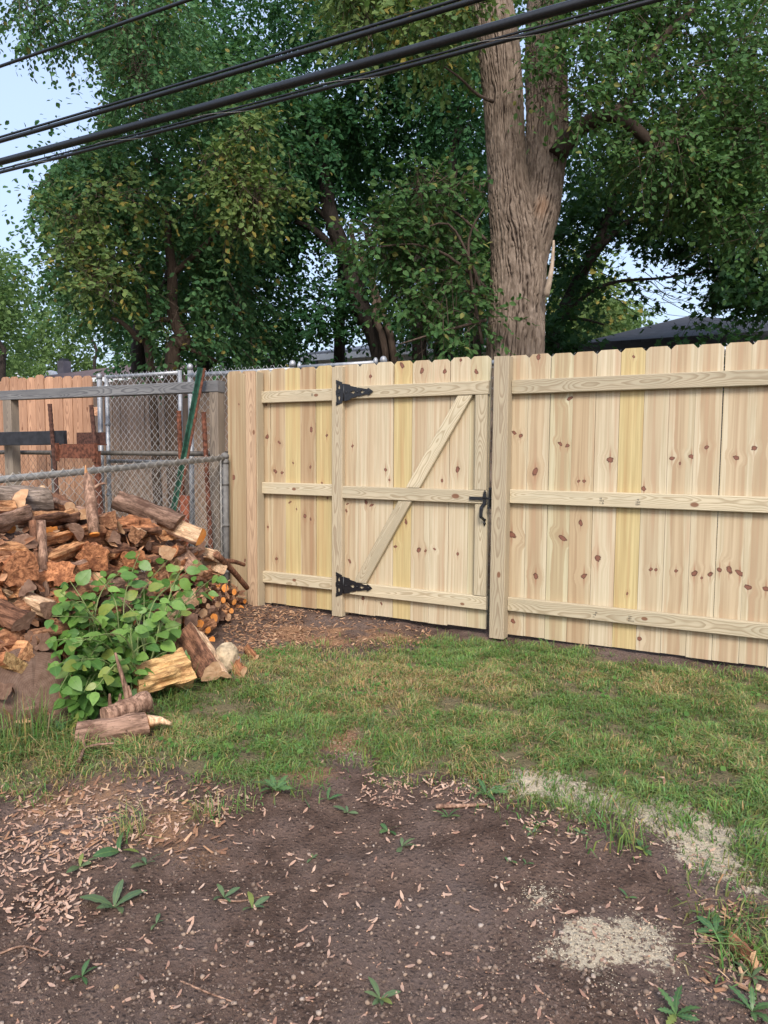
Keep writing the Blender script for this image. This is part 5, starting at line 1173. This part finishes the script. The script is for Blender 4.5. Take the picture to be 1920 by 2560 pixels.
# ------------------------------------------------------------------ leafy shrub growing out of the pile
def leaf_shape(name, seed, w=.62, mats=None):
    gg = np.random.default_rng(seed); rows = 9; V = []; ys = np.linspace(0, 1, rows)
    for i, y in enumerate(ys):
        ww = w / 2 * (math.sin(math.pi * min(y ** .72, 1)) ** .8 if 0 < y < 1 else .02) * (1 + .05 * (i % 2))
        zc = -.22 * (y - .25) ** 2 + gg.uniform(-.012, .012); f = .16 * ww + gg.uniform(-.01, .02)
        V += [(-ww, y, zc + f), (0, y, zc), (ww, y, zc + f)]
    F = [(i * 3 + j, i * 3 + j + 1, i * 3 + j + 4, i * 3 + j + 3) for i in range(rows - 1) for j in range(2)]
    mb = MB(); mb.add(V, F, 0, True); mb.tube([(0, -.28, .02), (0, 0, -.005)], .012, 4); return mb.mesh(name, mats)
def big_leaf_mat(name, a, b):
    M = Mat(name); p = M.coord(); x, y, z = M.sep(p); ax = M.ma('ABSOLUTE', x)
    vein = M.ma('FRACT', M.ma('MULTIPLY', M.ma('SUBTRACT', y, M.ma('MULTIPLY', ax, .8)), 7.0)); vm_ = M.mr(vein, .0, .12, 1, 0)
    mid = M.mr(ax, .008, .022, 1, 0); n = M.noise(offset_coord(M), 4, 3)
    c = M.mix(M.rnd(), a, b); c = M.mix(M.mr(M.ma('FRACT', M.ma('MULTIPLY', M.rnd(), 19.7)), .86, .9, 0, .7), c, (.26, .28, .06)); c = M.mix(M.mr(n, .5, .75, 0, .4), c, [v * .7 for v in a]); c = M.mix(M.ma('MULTIPLY', M.ma('MAXIMUM', mid, M.ma('MULTIPLY', vm_, .5)), .55), c, (.17, .27, .08))
    return M.bsdf(c, .42, M.bump(vein, .15, .01), 0, .4, (.30, M.mix(.5, c, (.15, .26, .03))))
SHLEAF = big_leaf_mat("shrub_leaf", (.060, .150, .032), (.20, .345, .075)); STEMG = flat_mat("green_stem", (.16, .20, .07), .6, .2)
lv = [leaf_shape("leaf", s, .60 + .06 * (s % 3), SHLEAF) for s in range(5)]
shrub = empty("leafy_shrub", tuple(onZ(255, 1775)), "bright green broad-leaved shrub growing over the woodpile", "shrub"); so_ = np.array(shrub.location)
base = onZ(255, 1775)
def leaf_at(parent, o, p, d, nrm, size, meshes, name="leaf"):
    d = d / np.linalg.norm(d); x = np.cross(d, nrm); x /= np.linalg.norm(x) + 1e-9; z = np.cross(x, d); q = p - o
    return link(name, meshes[int(rng.integers(len(meshes)))], parent, mw=Matrix([[x[i] * size, d[i] * size, z[i] * size, q[i]] for i in range(3)] + [[0, 0, 0, 1]]))
tips = [(350, 1378), (505, 1402), (550, 1432), (530, 1470), (460, 1420), (420, 1400), (300, 1430), (235, 1432), (175, 1452), (150, 1480), (130, 1540), (125, 1600), (135, 1660), (150, 1720), (190, 1770), (180, 1510), (205, 1580), (240, 1510), (300, 1500), (360, 1460), (390, 1510), (440, 1490), (455, 1560), (495, 1610), (470, 1640), (410, 1600), (360, 1590), (330, 1560), (280, 1580), (240, 1640), (200, 1660), (290, 1650), (330, 1660), (240, 1720), (210, 1730), (290, 1730), (330, 1740), (260, 1560), (180, 1610), (380, 1560), (425, 1460)]
nl = 0
for i, (tx, ty) in enumerate(tips):
    tip = P_(tx, ty, .12 + .20 * rng.random()); tip[2] = max(tip[2], .06)
    b0 = base + np.array([rng.uniform(-.15, .10), rng.uniform(-.02, .3), 0]); b0[2] = 0
    midp = (b0 + tip) / 2 + np.array([.02, -.02, .12]) + rng.normal(size=3) * .04
    mp_ = P_(*[float(v) for v in proj(midp)[:2]], .10)
    if midp[0] < xfront(midp[1], midp[2]) + .06: midp = mp_ + np.array([0, 0, .02])
    path = smooth_path([b0, midp, tip], 14); MB().tube(path - so_, np.linspace(.0055, .0015, 14), 5).obj("stem", STEMG, shrub)
    T = np.gradient(path, axis=0); T /= np.linalg.norm(T, axis=1)[:, None]
    k0 = 7
    for j in range(7):
        if nl >= 296: break
        f = 4.2 + 8.7 * j / 6; ii = int(f); p = path[ii] + (path[min(ii + 1, 13)] - path[ii]) * (f - ii); side = np.cross(T[ii], [0, 0, 1.0]); side /= np.linalg.norm(side) + 1e-9
        s = 1 if j % 2 else -1
        d = T[ii] * .45 + side * s * .9 + np.array([.25, -.35, -.25]) * .9 + rng.normal(size=3) * .28
        nr = np.array([.55, -.55, .75]) + rng.normal(size=3) * .35
        sz = rng.uniform(.050, .095) * (1.0 if j < 6 else .78)
        leaf_at(shrub, so_, p + d / np.linalg.norm(d) * .02, d, nr, sz, lv); nl += 1

# inner foliage of the shrub and loose bark shards lying over the heap
Pn, Dn = [], []
for _ in range(620):
    tx, ty = tips[int(rng.integers(len(tips)))]; f = rng.uniform(.35, .95); b0 = np.array([255, 1770.0]); q = b0 + (np.array([tx, ty]) - b0) * f + rng.normal(size=2) * 14
    p = P_(float(q[0]), float(q[1]), .04 + .12 * rng.random()); p[2] = max(p[2], .04); Pn.append(p); Dn.append(np.array([.4, -.5, -.2]) + rng.normal(size=3) * .6)
LT = np.array([(x * 1.05, y, z) for x, y, z in LEAF_V])
link("inner_leaves", leaf_mesh("inner_leaves", np.array(Pn) - so_, np.array(Dn), rng.uniform(.045, .075, len(Pn)), leaf_mat("inner_leaf", (.075, .18, .038), (.14, .27, .055)), (LT, LEAF_F), tilt=.5), shrub)["kind"] = "stuff"
XS = []
g5 = np.random.default_rng(55)
for _ in range(520):
    y = g5.uniform(1.6, 4.35); z = g5.uniform(.02, .8) * ztop(y); XS.append((xfront(y, z) - .02 + g5.uniform(-.04, .05), y, z))
XS = np.array(XS); n = len(XS); a = g5.uniform(0, 6.28, n); Dv = np.stack([g5.normal(0, .5, n), np.cos(a), np.sin(a) * .6], -1); Dv /= np.linalg.norm(Dv, axis=1)[:, None]; Sv = np.cross(Dv, np.array([1, -.4, .5]) + g5.normal(0, .4, (n, 3))); Sv /= np.linalg.norm(Sv, axis=1)[:, None]
Lh = (g5.uniform(.012, .055, n))[:, None]; Wh = (g5.uniform(.004, .016, n))[:, None]; Nv = np.cross(Dv, Sv) * .006
V = np.stack([XS - Dv * Lh, XS - Dv * Lh * .4 + Sv * Wh, XS + Dv * Lh * .7 + Sv * Wh * .6, XS + Dv * Lh, XS + Dv * Lh * .3 - Sv * Wh, XS - Dv * Lh * .8 - Sv * Wh * .5, XS + Nv], 1)
F = (np.array([[i, (i + 1) % 6, 6] for i in range(6)])[None] + (np.arange(n) * 7)[:, None, None]).reshape(-1, 3)
Mb = Mat("bark_shard"); cb_ = Mb.ramp(Mb.island(), [(0, (.14, .07, .045)), (.4, (.30, .15, .085)), (.75, (.46, .25, .14)), (1, (.58, .37, .22))])
tag(link("bark_shards", mesh_np("bark_shards", V.reshape(-1, 3), F, Mb.bsdf(cb_, .9, None, 0, .2))), "splinters and bark shards strewn over the woodpile", "bark", None, "stuff")
# ------------------------------------------------------------------ grass
def blades(n, lo, hi, maskf, hmin, hmax, wid, seed, dry=.25, lean=.55):
    g = np.random.default_rng(seed); X = g.uniform(lo[0], hi[0], n); Y = g.uniform(lo[1], hi[1], n)
    cl = fbm(np.stack([X * 9, Y * 9, X * 0 + 2], -1), 3); m = maskf(X, Y)
    keep = g.random(n) < np.clip(m * (.72 + .70 * cl), 0, 1) * (1 - .8 * saw_mask(X, Y)); X, Y, cl = X[keep], Y[keep], cl[keep]; n = len(X)
    Z = gz(X, Y); h = g.uniform(hmin, hmax, n) * (1 + .45 * np.clip(cl, -1, 1)); a = g.uniform(0, 6.283, n)
    ca = 6.283 * vnoise(np.stack([X * 5, Y * 5, X * 0 + 77], -1)); a = np.where(g.random(n) < .55, ca + g.normal(0, .6, n), a)
    ln = np.abs(g.normal(lean, .35, n)); D = np.stack([np.cos(a), np.sin(a), 0 * a], -1); S = np.stack([-np.sin(a), np.cos(a), 0 * a], -1)
    tw = g.uniform(-1.2, 1.2, n)[:, None]; S = S * np.cos(tw) + D * np.sin(tw) * .9
    B = np.stack([X, Y, Z - .004], -1); w = (wid * g.uniform(.6, 1.3, n))[:, None]; up = np.array([0, 0, 1.0])
    c1 = B + up * (h * .55)[:, None] + D * (h * ln * .25)[:, None]; c2 = B + up * (h * np.maximum(.25, 1 - ln * .45))[:, None] + D * (h * ln)[:, None]
    V = np.stack([B - S * w, B + S * w, c1 - S * w * .8, c1 + S * w * .8, c2], 1)
    F = (np.array([[0, 1, 3], [0, 3, 2], [2, 3, 4]])[None] + (np.arange(n) * 5)[:, None, None]).reshape(-1, 3)
    green = np.stack([.088 + .090 * g.random(n), .145 + .110 * g.random(n), .042 + .030 * g.random(n)], -1)
    tanc = np.stack([.30 + .14 * g.random(n), .235 + .09 * g.random(n), .105 + .05 * g.random(n)], -1)
    dm = fbm(np.stack([X * 2.3, Y * 2.3, X * 0 + 44], -1), 3)
    isdry = (g.random(n) < np.clip(dry + .45 * dm, .03, .75))[:, None]
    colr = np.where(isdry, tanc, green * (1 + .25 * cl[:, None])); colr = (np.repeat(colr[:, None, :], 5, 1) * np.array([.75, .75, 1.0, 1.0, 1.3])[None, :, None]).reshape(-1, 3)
    return V.reshape(-1, 3), F, colr
def grass_mat():
    M = Mat("grass_blade"); c = M.gattr("col"); return M.bsdf(c, .55, None, 0, .3, (.25, M.mix(.3, c, (.16, .22, .03))))
GRASS = grass_mat()
V1, F1, C1 = blades(400000, (-3.2, 1.5), (1.8, 4.5), soft_lawn, .019, .053, .0023, 5, .20, .85)
def longm(X, Y):
    m = X * 0
    for px, py, r, s in ((40, 1880, .30, 1), (110, 1900, .22, .8), (-60, 1890, .3, 1), (170, 1880, .14, .8), (430, 1735, .13, .8), (520, 1725, .12, .8), (480, 1745, .14, .7), (580, 1705, .1, .5), (420, 1780, .08, .5), (1560, 2120, .07, .9), (1690, 2095, .06, .6), (930, 1820, .1, .5), (990, 1860, .12, .5), (1500, 1618, .1, .7), (520, 2040, .07, .8), (600, 2020, .05, .6), (330, 2090, .06, .8), (1850, 2350, .16, .7), (1390, 2010, .05, .6), (1480, 2050, .06, .6), (760, 2000, .06, .6), (800, 1960, .06, .5), (1900, 2200, .12, .6)):
        c = onZ(px, py); m = np.maximum(m, s * np.clip(1.5 - 1.5 * np.hypot(X - c[0], Y - c[1]) / r, 0, 1))
    return m
V2, F2, C2 = blades(150000, (-3.2, 1.3), (0.3, 4.5), lambda X, Y: .45 * longm(X, Y), .05, .115, .0020, 6, .08, .85)
def tallm(X, Y):
    m = X * 0
    for px, py, r in ((30, 1850, .22), (70, 1870, .12), (470, 1720, .10), (-60, 1860, .3)):
        c = onZ(px, py); m = np.maximum(m, np.clip(1.4 - 1.4 * np.hypot(X - c[0], Y - c[1]) / r, 0, 1))
    return m
V3, F3, C3 = blades(26000, (-3.2, 1.3), (-1.8, 3.2), lambda X, Y: .35 * tallm(X, Y), .12, .24, .0021, 8, .08, .4)
# back-yard grass behind the fences, seen through the wire
def backm(X, Y): return np.where((X < -3.95), .5, 0) * (.5 + .5 * np.sign(fbm(np.stack([X * 2, Y * 2, X * 0 + 8], -1), 2)))
V4, F4, C4 = blades(40000, (-8.5, 2.0), (-3.9, 6.9), backm, .04, .10, .004, 9, .15)
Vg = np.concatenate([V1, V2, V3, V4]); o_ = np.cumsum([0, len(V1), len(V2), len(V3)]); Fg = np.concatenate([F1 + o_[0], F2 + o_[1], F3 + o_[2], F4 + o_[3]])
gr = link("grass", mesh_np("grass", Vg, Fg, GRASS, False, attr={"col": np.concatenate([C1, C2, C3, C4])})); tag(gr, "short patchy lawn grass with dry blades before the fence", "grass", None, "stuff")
# small round ground-cover leaves in the lawn
n = 2600; X = rng.uniform(-3.0, .5, n); Y = rng.uniform(1.6, 4.4, n); k = rng.random(n) < lawn_mask(X, Y) * np.clip(.25 + fbm(np.stack([X * 3, Y * 3, X * 0 + 12], -1), 2), 0, 1); X, Y = X[k], Y[k]; n = len(X)
Dv = rng.normal(size=(n, 3)); Dv[:, 2] = .25
me = leaf_mesh("clover", np.stack([X, Y, gz(X, Y) + rng.uniform(.01, .03, n)], -1), Dv, rng.uniform(.014, .03, n), leaf_mat("clover_leaf", (.06, .14, .03), (.11, .21, .05)), (LEAF_V * np.array([1.3, 1, 1]), LEAF_F), tilt=.35)
tag(link("ground_cover", me), "small broad leaves scattered through the lawn", "ground cover", None, "stuff")
# ------------------------------------------------------------------ litter on the bare soil
def scatter_px(n, boxes, seed):
    g = np.random.default_rng(seed); P = []
    for (x0, y0, x1, y1, w) in boxes:
        m = int(n * w); P.append(np.stack([g.uniform(x0, x1, m), y0 + (y1 - y0) * g.random(m)], -1))
    return np.concatenate(P)
def solids(name, XY, smin, smax, mat, seed, flat=(.5, .9), aspect=(.6, 1.0), lift=.0):
    import bmesh
    bm = bmesh.new()
    if name == 'pebbles': bmesh.ops.create_icosphere(bm, subdivisions=1, radius=1)
    else:
        vv = [bm.verts.new(c) for c in ((1, 0, 0), (0, 1, 0), (-1, 0, 0), (0, -1, 0), (0, 0, 1), (0, 0, -1))]
        for a_, b_ in ((0, 1), (1, 2), (2, 3), (3, 0)): bm.faces.new((vv[a_], vv[b_], vv[4])); bm.faces.new((vv[b_], vv[a_], vv[5]))
        bm.verts.index_update()
    bm.verts.ensure_lookup_table(); T = np.array([v.co[:] for v in bm.verts]); F = np.array([[v.index for v in f.verts] for f in bm.faces]); bm.free()
    g = np.random.default_rng(seed); n = len(XY); s = smin * (smax / smin) ** (g.random(n) ** 2.2); a = g.uniform(0, 6.28, n)
    Tn = T[None] * (1 + .28 * g.normal(size=(n, len(T), 1)) * .8) * np.stack([s, s * g.uniform(*aspect, n), s * g.uniform(*flat, n)], -1)[:, None, :]
    R = np.zeros((n, 3, 3)); R[:, 0, 0] = np.cos(a); R[:, 0, 1] = -np.sin(a); R[:, 1, 0] = np.sin(a); R[:, 1, 1] = np.cos(a); R[:, 2, 2] = 1
    V = np.einsum('nij,nkj->nki', R, Tn); V += np.stack([XY[:, 0], XY[:, 1], gz(XY[:, 0], XY[:, 1]) + s * .15 + lift], -1)[:, None, :]
    return mesh_np(name, V.reshape(-1, 3), (F[None] + (np.arange(n) * len(T))[:, None, None]).reshape(-1, 3), mat, name == 'pebbles')
def island_mat(name, stops, rough=.85, spec=.2, tr=None):
    M = Mat(name); c = M.ramp(M.island(), stops); nz = M.noise(M.coord(), 120, 3); c = M.mix(M.mr(nz, .35, .75, 0, .35), c, (.12, .08, .06))
    return M.bsdf(c, rough, None, 0, spec, tr)
SOILBOX = [(-200, 1950, 1920, 2560, .75), (-400, 2300, 2300, 3000, .6)]
px = scatter_px(4200, SOILBOX, 21); XY = np.array([onZ(*p)[:2] for p in px])
me = solids("pebbles", XY, .0016, .0085, island_mat("pebble", [(0, (.10, .07, .055)), (.5, (.18, .13, .10)), (.8, (.32, .23, .17)), (.95, (.38, .31, .26)), (1, (.36, .22, .12))]), 22)
tag(link("gravel", me), "small pebbles strewn in the dark soil", "gravel", None, "stuff")
px = scatter_px(17000, SOILBOX, 23); XY = np.array([onZ(*p)[:2] for p in px])
me = solids("soil_crumbs", XY, .0010, .0065, flat_mat("soil_crumb", (.105, .074, .060), .95, .5, 90), 24, (.5, .9)); tag(link("soil_crumbs", me), "loose dark soil crumbs on the bare ground", "soil", None, "stuff")
# sawdust flakes
def flakes(name, XY, L, W, mat, seed, lift=.002, tilt=.35, label=None, cat=None):
    g = np.random.default_rng(seed); n = len(XY); a = g.uniform(0, 6.28, n); l = g.uniform(*L, n)[:, None]; w = g.uniform(*W, n)[:, None]
    D = np.stack([np.cos(a), np.sin(a), g.normal(0, tilt, n)], -1); S = np.stack([-np.sin(a), np.cos(a), g.normal(0, tilt, n)], -1); B = np.stack([XY[:, 0], XY[:, 1], gz(XY[:, 0], XY[:, 1]) + lift + g.random(n) * lift], -1)
    U = np.array([0, 0, 1.0])
    V = np.stack([B - D * l - S * w, B + D * l - S * w * g.uniform(.5, 1, (n, 1)), B + D * l * g.uniform(.6, 1, (n, 1)) + S * w, B - D * l + S * w, B + U * w * .5], 1)
    F = (np.array([[0, 1, 4], [1, 2, 4], [2, 3, 4], [3, 0, 4]])[None] + (np.arange(n) * 5)[:, None, None]).reshape(-1, 3)
    o = link(name, mesh_np(name, V.reshape(-1, 3), F, mat, False)); return tag(o, label, cat, None, "stuff")
n = 260000; X = rng.uniform(-1.6, .3, n); Y = rng.uniform(1.4, 3.0, n); k = rng.random(n) < saw_mask(X, Y) ** 1.4 * .35; XY = np.stack([X[k], Y[k]], -1)
flakes("sawdust", XY, (.0007, .0024), (.0005, .0013), island_mat("sawdust_flake", [(0, (.48, .38, .25)), (.5, (.60, .50, .36)), (1, (.68, .60, .46))]), 25, .0015, .3, "pale sawdust spilled in patches on soil and lawn edge", "sawdust")
px = np.concatenate([scatter_px(1500, [(560, 1500, 760, 1640, .8), (620, 1520, 1080, 1620, .5)], 26), scatter_px(700, [(-100, 1960, 560, 2120, .4), (1760, 2250, 1920, 2480, .12)], 27)]); XY = np.array([onZ(*p)[:2] for p in px])
flakes("wood_chips", XY, (.006, .022), (.002, .006), island_mat("chip", [(0, (.16, .08, .05)), (.4, (.30, .16, .09)), (.75, (.44, .25, .14)), (1, (.52, .35, .22))]), 28, .004, .3, "reddish bark and wood chips scattered on the ground", "wood chips")
# ------------------------------------------------------------------ fallen maple seeds
def samara(seed):
    g = np.random.default_rng(seed); t = np.linspace(0, 1, 8); bend = g.uniform(-.25, .3); V = []; cur = g.uniform(.0, .25)
    for u in t:
        w = .045 + .25 * math.sin(math.pi * min(1, max(0, (u - .12) / .9)) ** .8) ** .8 if u > .15 else .07
        y = u; x = bend * u * u; V += [(x - w * .55, y, .03 + cur * u * u + .03 * math.sin(u * 9)), (x + w * .6, y, .01 + cur * u * u)]
    F = [(2 * i, 2 * i + 1, 2 * i + 3, 2 * i + 2) for i in range(7)]; mb = MB(); mb.add(V, F, 0, True)
    mb.tube([(0, -.06, .03), (0, .02, .045), (0, .14, .05), (.0, .22, .03)], [.02, .085, .07, .02], 6, 1); return mb
Ms = Mat("samara_wing"); r_ = Ms.rnd(); c_ = Ms.ramp(r_, [(0, (.30, .17, .12)), (.35, (.42, .265, .195)), (.7, (.50, .35, .27)), (1, (.24, .125, .09))]); x, y, z = Ms.sep(Ms.coord()); st_n = Ms.noise(Ms.xyz(Ms.ma('MULTIPLY', x, 40.0), Ms.ma('MULTIPLY', y, 6.0), r_), 1.0, 3)
SAM = Ms.bsdf(Ms.mix(Ms.mr(st_n, .4, .7, 0, .5), c_, (.25, .12, .075)), .7, None, 0, .25, (.15, c_))
Mk = Mat("samara_seed"); SEED = Mk.bsdf(Mk.ramp(Mk.rnd(), [(0, (.30, .16, .10)), (1, (.50, .32, .22))]), .75)
SV = [samara(s) for s in range(6)]; SM = [m.mesh("maple_seed", [SAM, SEED]) for m in SV]
g = np.random.default_rng(91)
def seed_density(x, y):
    d = .055
    for cx, cy, rx, ry, s in ((160, 2080, 260, 110, 1.0), (380, 2040, 160, 70, .8), (100, 2230, 180, 110, .7), (560, 2010, 140, 50, .6), (980, 1960, 110, 70, .8), (1130, 1990, 100, 50, .8), (1230, 1890, 80, 60, .5), (1380, 2080, 120, 40, .5), (1850, 2400, 100, 90, .5)):
        d = max(d, s * max(0, 1 - math.hypot((x - cx) / rx, (y - cy) / ry)) * 1.6)
    return min(d, 1)
S = []
while len(S) < 1700:
    x = g.uniform(-60, 1920); y = 1890 + 690 * g.random(); p = onZ(x, y)
    lmv = float(lawn_mask(np.array([p[0]]), np.array([p[1]]))[0])
    if g.random() < seed_density(x, y) * (.25 if lmv > .5 else 1) * (1.0 if y < 2200 else .75): S.append((p, proj(p)[2], x, y))
S.sort(key=lambda s: s[1])
near = S[:260]; rest = S[260:]
zs_ = gz([s[0][0] for s in S], [s[0][1] for s in S])
for i, (p, d, x, y) in enumerate(near):
    s = g.uniform(.015, .026); o = link("maple_seed", SM[i % 6], None, (p[0], p[1], float(zs_[i]) + .0005), (g.normal(0, .22), g.normal(0, .22), g.uniform(0, 6.28)), (s, s, s))
    tag(o, "dry winged maple seed lying singly on the dark bare soil", "maple seed", "maple seeds on the soil")
mb = MB()
for i, (p, d, x, y) in enumerate(rest):
    src = SV[i % 6]; s = g.uniform(.016, .028); R = np.array(Matrix.Rotation(g.uniform(0, 6.28), 3, 'Z') @ Matrix.Rotation(g.normal(0, .3), 3, 'X') @ Matrix.Rotation(g.normal(0, .3), 3, 'Y'))
    V = np.array(src.v) @ R.T * s + np.array([p[0], p[1], float(zs_[260 + i]) + .003 + .006 * g.random()]); k = len(mb.v); mb.v += [tuple(v) for v in V]
    mb.f += [[a + k for a in f] for f in src.f]; mb.mi += src.mi; mb.sm += src.sm
Mr = Mat("samara_litter"); c_ = Mr.ramp(Mr.island(), [(0, (.32, .18, .125)), (.4, (.45, .285, .205)), (.75, (.52, .37, .28)), (1, (.26, .13, .09))]); SAML = Mr.bsdf(c_, .75, None, 0, .25, (.12, c_))
tag(mb.obj("seed_litter", [SAML, SEED]), "drift of dry winged maple seeds along the lawn's edge", "seed litter", None, "stuff")
# ------------------------------------------------------------------ weeds
def lobed(name, seed, mats, lob=.35, w=.34):
    gg = np.random.default_rng(seed); rows = 13; V = []
    for i, y in enumerate(np.linspace(0, 1, rows)):
        ww = w / 2 * (math.sin(math.pi * y ** 1.2) ** .7 if 0 < y < 1 else .02); ww *= 1 - lob * (i % 2)
        zc = .30 * y - .42 * y * y + gg.uniform(-.012, .012); V += [(-ww, y, zc + .12 * ww), (0, y, zc), (ww, y, zc + .12 * ww)]
    F = [(i * 3 + j, i * 3 + j + 1, i * 3 + j + 4, i * 3 + j + 3) for i in range(rows - 1) for j in range(2)]
    return MB().add(V, F, 0, True).mesh(name, mats)
WEED = big_leaf_mat("weed_leaf", (.055, .125, .050), (.095, .185, .065)); WEEDL = big_leaf_mat("weed_leaf_limp", (.075, .13, .07), (.14, .19, .09))
wl = [lobed("leaf", s, WEED, .38 if s % 2 else .05) for s in range(4)]; wl2 = [lobed("leaf", 10 + s, WEEDL, .05, .30) for s in range(3)]; wd = [lobed("leaf", 20 + s, WEED, .45, .30) for s in range(3)]
W = [((690, 1985), 9, .085, wd, "dandelion rosette of long toothed leaves at the soil's edge"), ((1215, 1985), 8, .075, wd, "toothed rosette beside the pale sawdust at the lawn edge"), ((870, 2020), 5, .05, wl2, None), ((970, 2065), 4, .06, wl, None), ((1005, 2110), 4, .055, wl2, None), ((1120, 2050), 5, .05, wd, None), ((1345, 2075), 6, .035, wl, None),
     ((300, 2130), 3, .085, wl, "plant with one broad scalloped leaf among the seed drift"), ((365, 2155), 5, .05, wl2, None), ((200, 2150), 4, .055, wl2, None), ((285, 2245), 5, .085, wl2, "bluish weed with three long upright leaves in the dark soil"), ((560, 2225), 4, .045, wl2, None), ((630, 2260), 4, .05, wl2, None), ((390, 2292), 3, .035, wl2, None), ((205, 2430), 4, .04, wl, None),
     ((950, 2495), 6, .05, wl2, "limp greyish weed lying flat on the soil"), ((1690, 2545), 8, .062, wd, "large prickly lobed weed nearest the sawdust spill"), ((1880, 2530), 7, .065, wd, "second lobed weed, its long leaves lying flat over bare soil"), ((1790, 2330), 9, .055, wl, "clump of small leaves with grass at the lawn's edge"), ((1270, 2165), 2, .03, wl, None), ((1315, 2175), 3, .025, wd, None), ((1560, 2110), 7, .04, wl, None), ((1610, 2140), 6, .035, wl, None), ((820, 1995), 4, .05, wd, None), ((1330, 2090), 4, .035, wl2, None), ((1570, 2240), 3, .03, wl, None), ((1450, 2090), 5, .03, wl2, None), ((780, 2120), 4, .03, wl2, None), ((110, 1835), 5, .11, wd, "toothed green weed standing before the big stump"), ((160, 1850), 5, .10, wl, "broad green weed between the stump and the branched log"), ((350, 1770), 6, .05, wl, "small bright weed beside the yellow rotted log"), ((1880, 2440), 5, .045, wl2, None)]
for i, ((px, py), nlf, sz, ms, lab) in enumerate(W):
    p = onZ(px, py); p[2] = float(gz(p[0], p[1])); r = empty("weed", tuple(p), lab or ("small %s weed %s" % ("toothed-leaved" if ms is wd else "limp pale-leaved" if ms is wl2 else "green broad-leaved", "among seeds near the lawn edge" if py < 2125 else "out on open dark soil")), "weed", None if lab else "weed seedlings on the soil")
    for k in range(nlf):
        a = k * 2.4 + rng.uniform(-.4, .4); d = np.array([math.cos(a), math.sin(a), rng.uniform(.15, .7) if sz < .1 else rng.uniform(.8, 1.6)]); leaf_at(r, np.zeros(3), np.array([0, 0, .002]), d, np.array([0, 0, 1.0]) + rng.normal(size=3) * .25, sz * rng.uniform(.65, 1.15), ms)
# twigs and bits lying about
for i, (pts, r, lab) in enumerate(([[(0, 2360), (60, 2350), (130, 2368)], .0035, "forked grey twig on the dark soil"], [[(60, 2352), (68, 2380), (45, 2402)], .003, "short side twig beside the forked grey one"], [[(450, 2442), (510, 2462), (580, 2492)], .003, "long thin bent twig on the dark soil"], [[(485, 2400), (487, 2425), (482, 2450)], .0025, "short upright-lying twig touching the bent one"], [[(545, 2235), (610, 2232), (690, 2208)], .003, "slender tan stalk lying beside the limp seedling"], [[(440, 2090), (420, 2050), (425, 2010)], .003, "straight twig in the seed drift"], [[(700, 1765), (620, 1800), (560, 1830)], .006, "long grey twig in the grass below the wedge log"], [[(1090, 2020), (1150, 2025), (1220, 2015)], .009, "short brown stick on bare soil beside the seed drift"], [[(640, 1640), (720, 1612), (760, 1600)], .005, "brown twig near the gate's bare patch"])):
    P = [onZ(*q) for q in pts]; P = [np.array([q[0], q[1], float(gz(q[0], q[1])) + r]) for q in P]
    tag(MB().tube(smooth_path(P, 10), np.linspace(r, r * .5, 10), 6).obj("twig", LBARK2), lab, "twig")
p = onZ(1830, 2365); put_log("bark_piece", log_meshes("bp", 'slab', .022, .075, 99, LOLD, LOLD, ETAN, rough=.15, n=14, rings=6), (p[0], p[1], .012), (.6, -.7, .02), .1, "flat brown bark piece lying beside the leaf clump", cat="bark")
print("OBJ", len(bpy.data.objects), "TRIS", sum(sum(len(p_.vertices) - 2 for p_ in m.polygons) if len(m.polygons) < 3000 else len(m.polygons) * (len(m.polygons[0].vertices) - 2) for m in bpy.data.meshes))
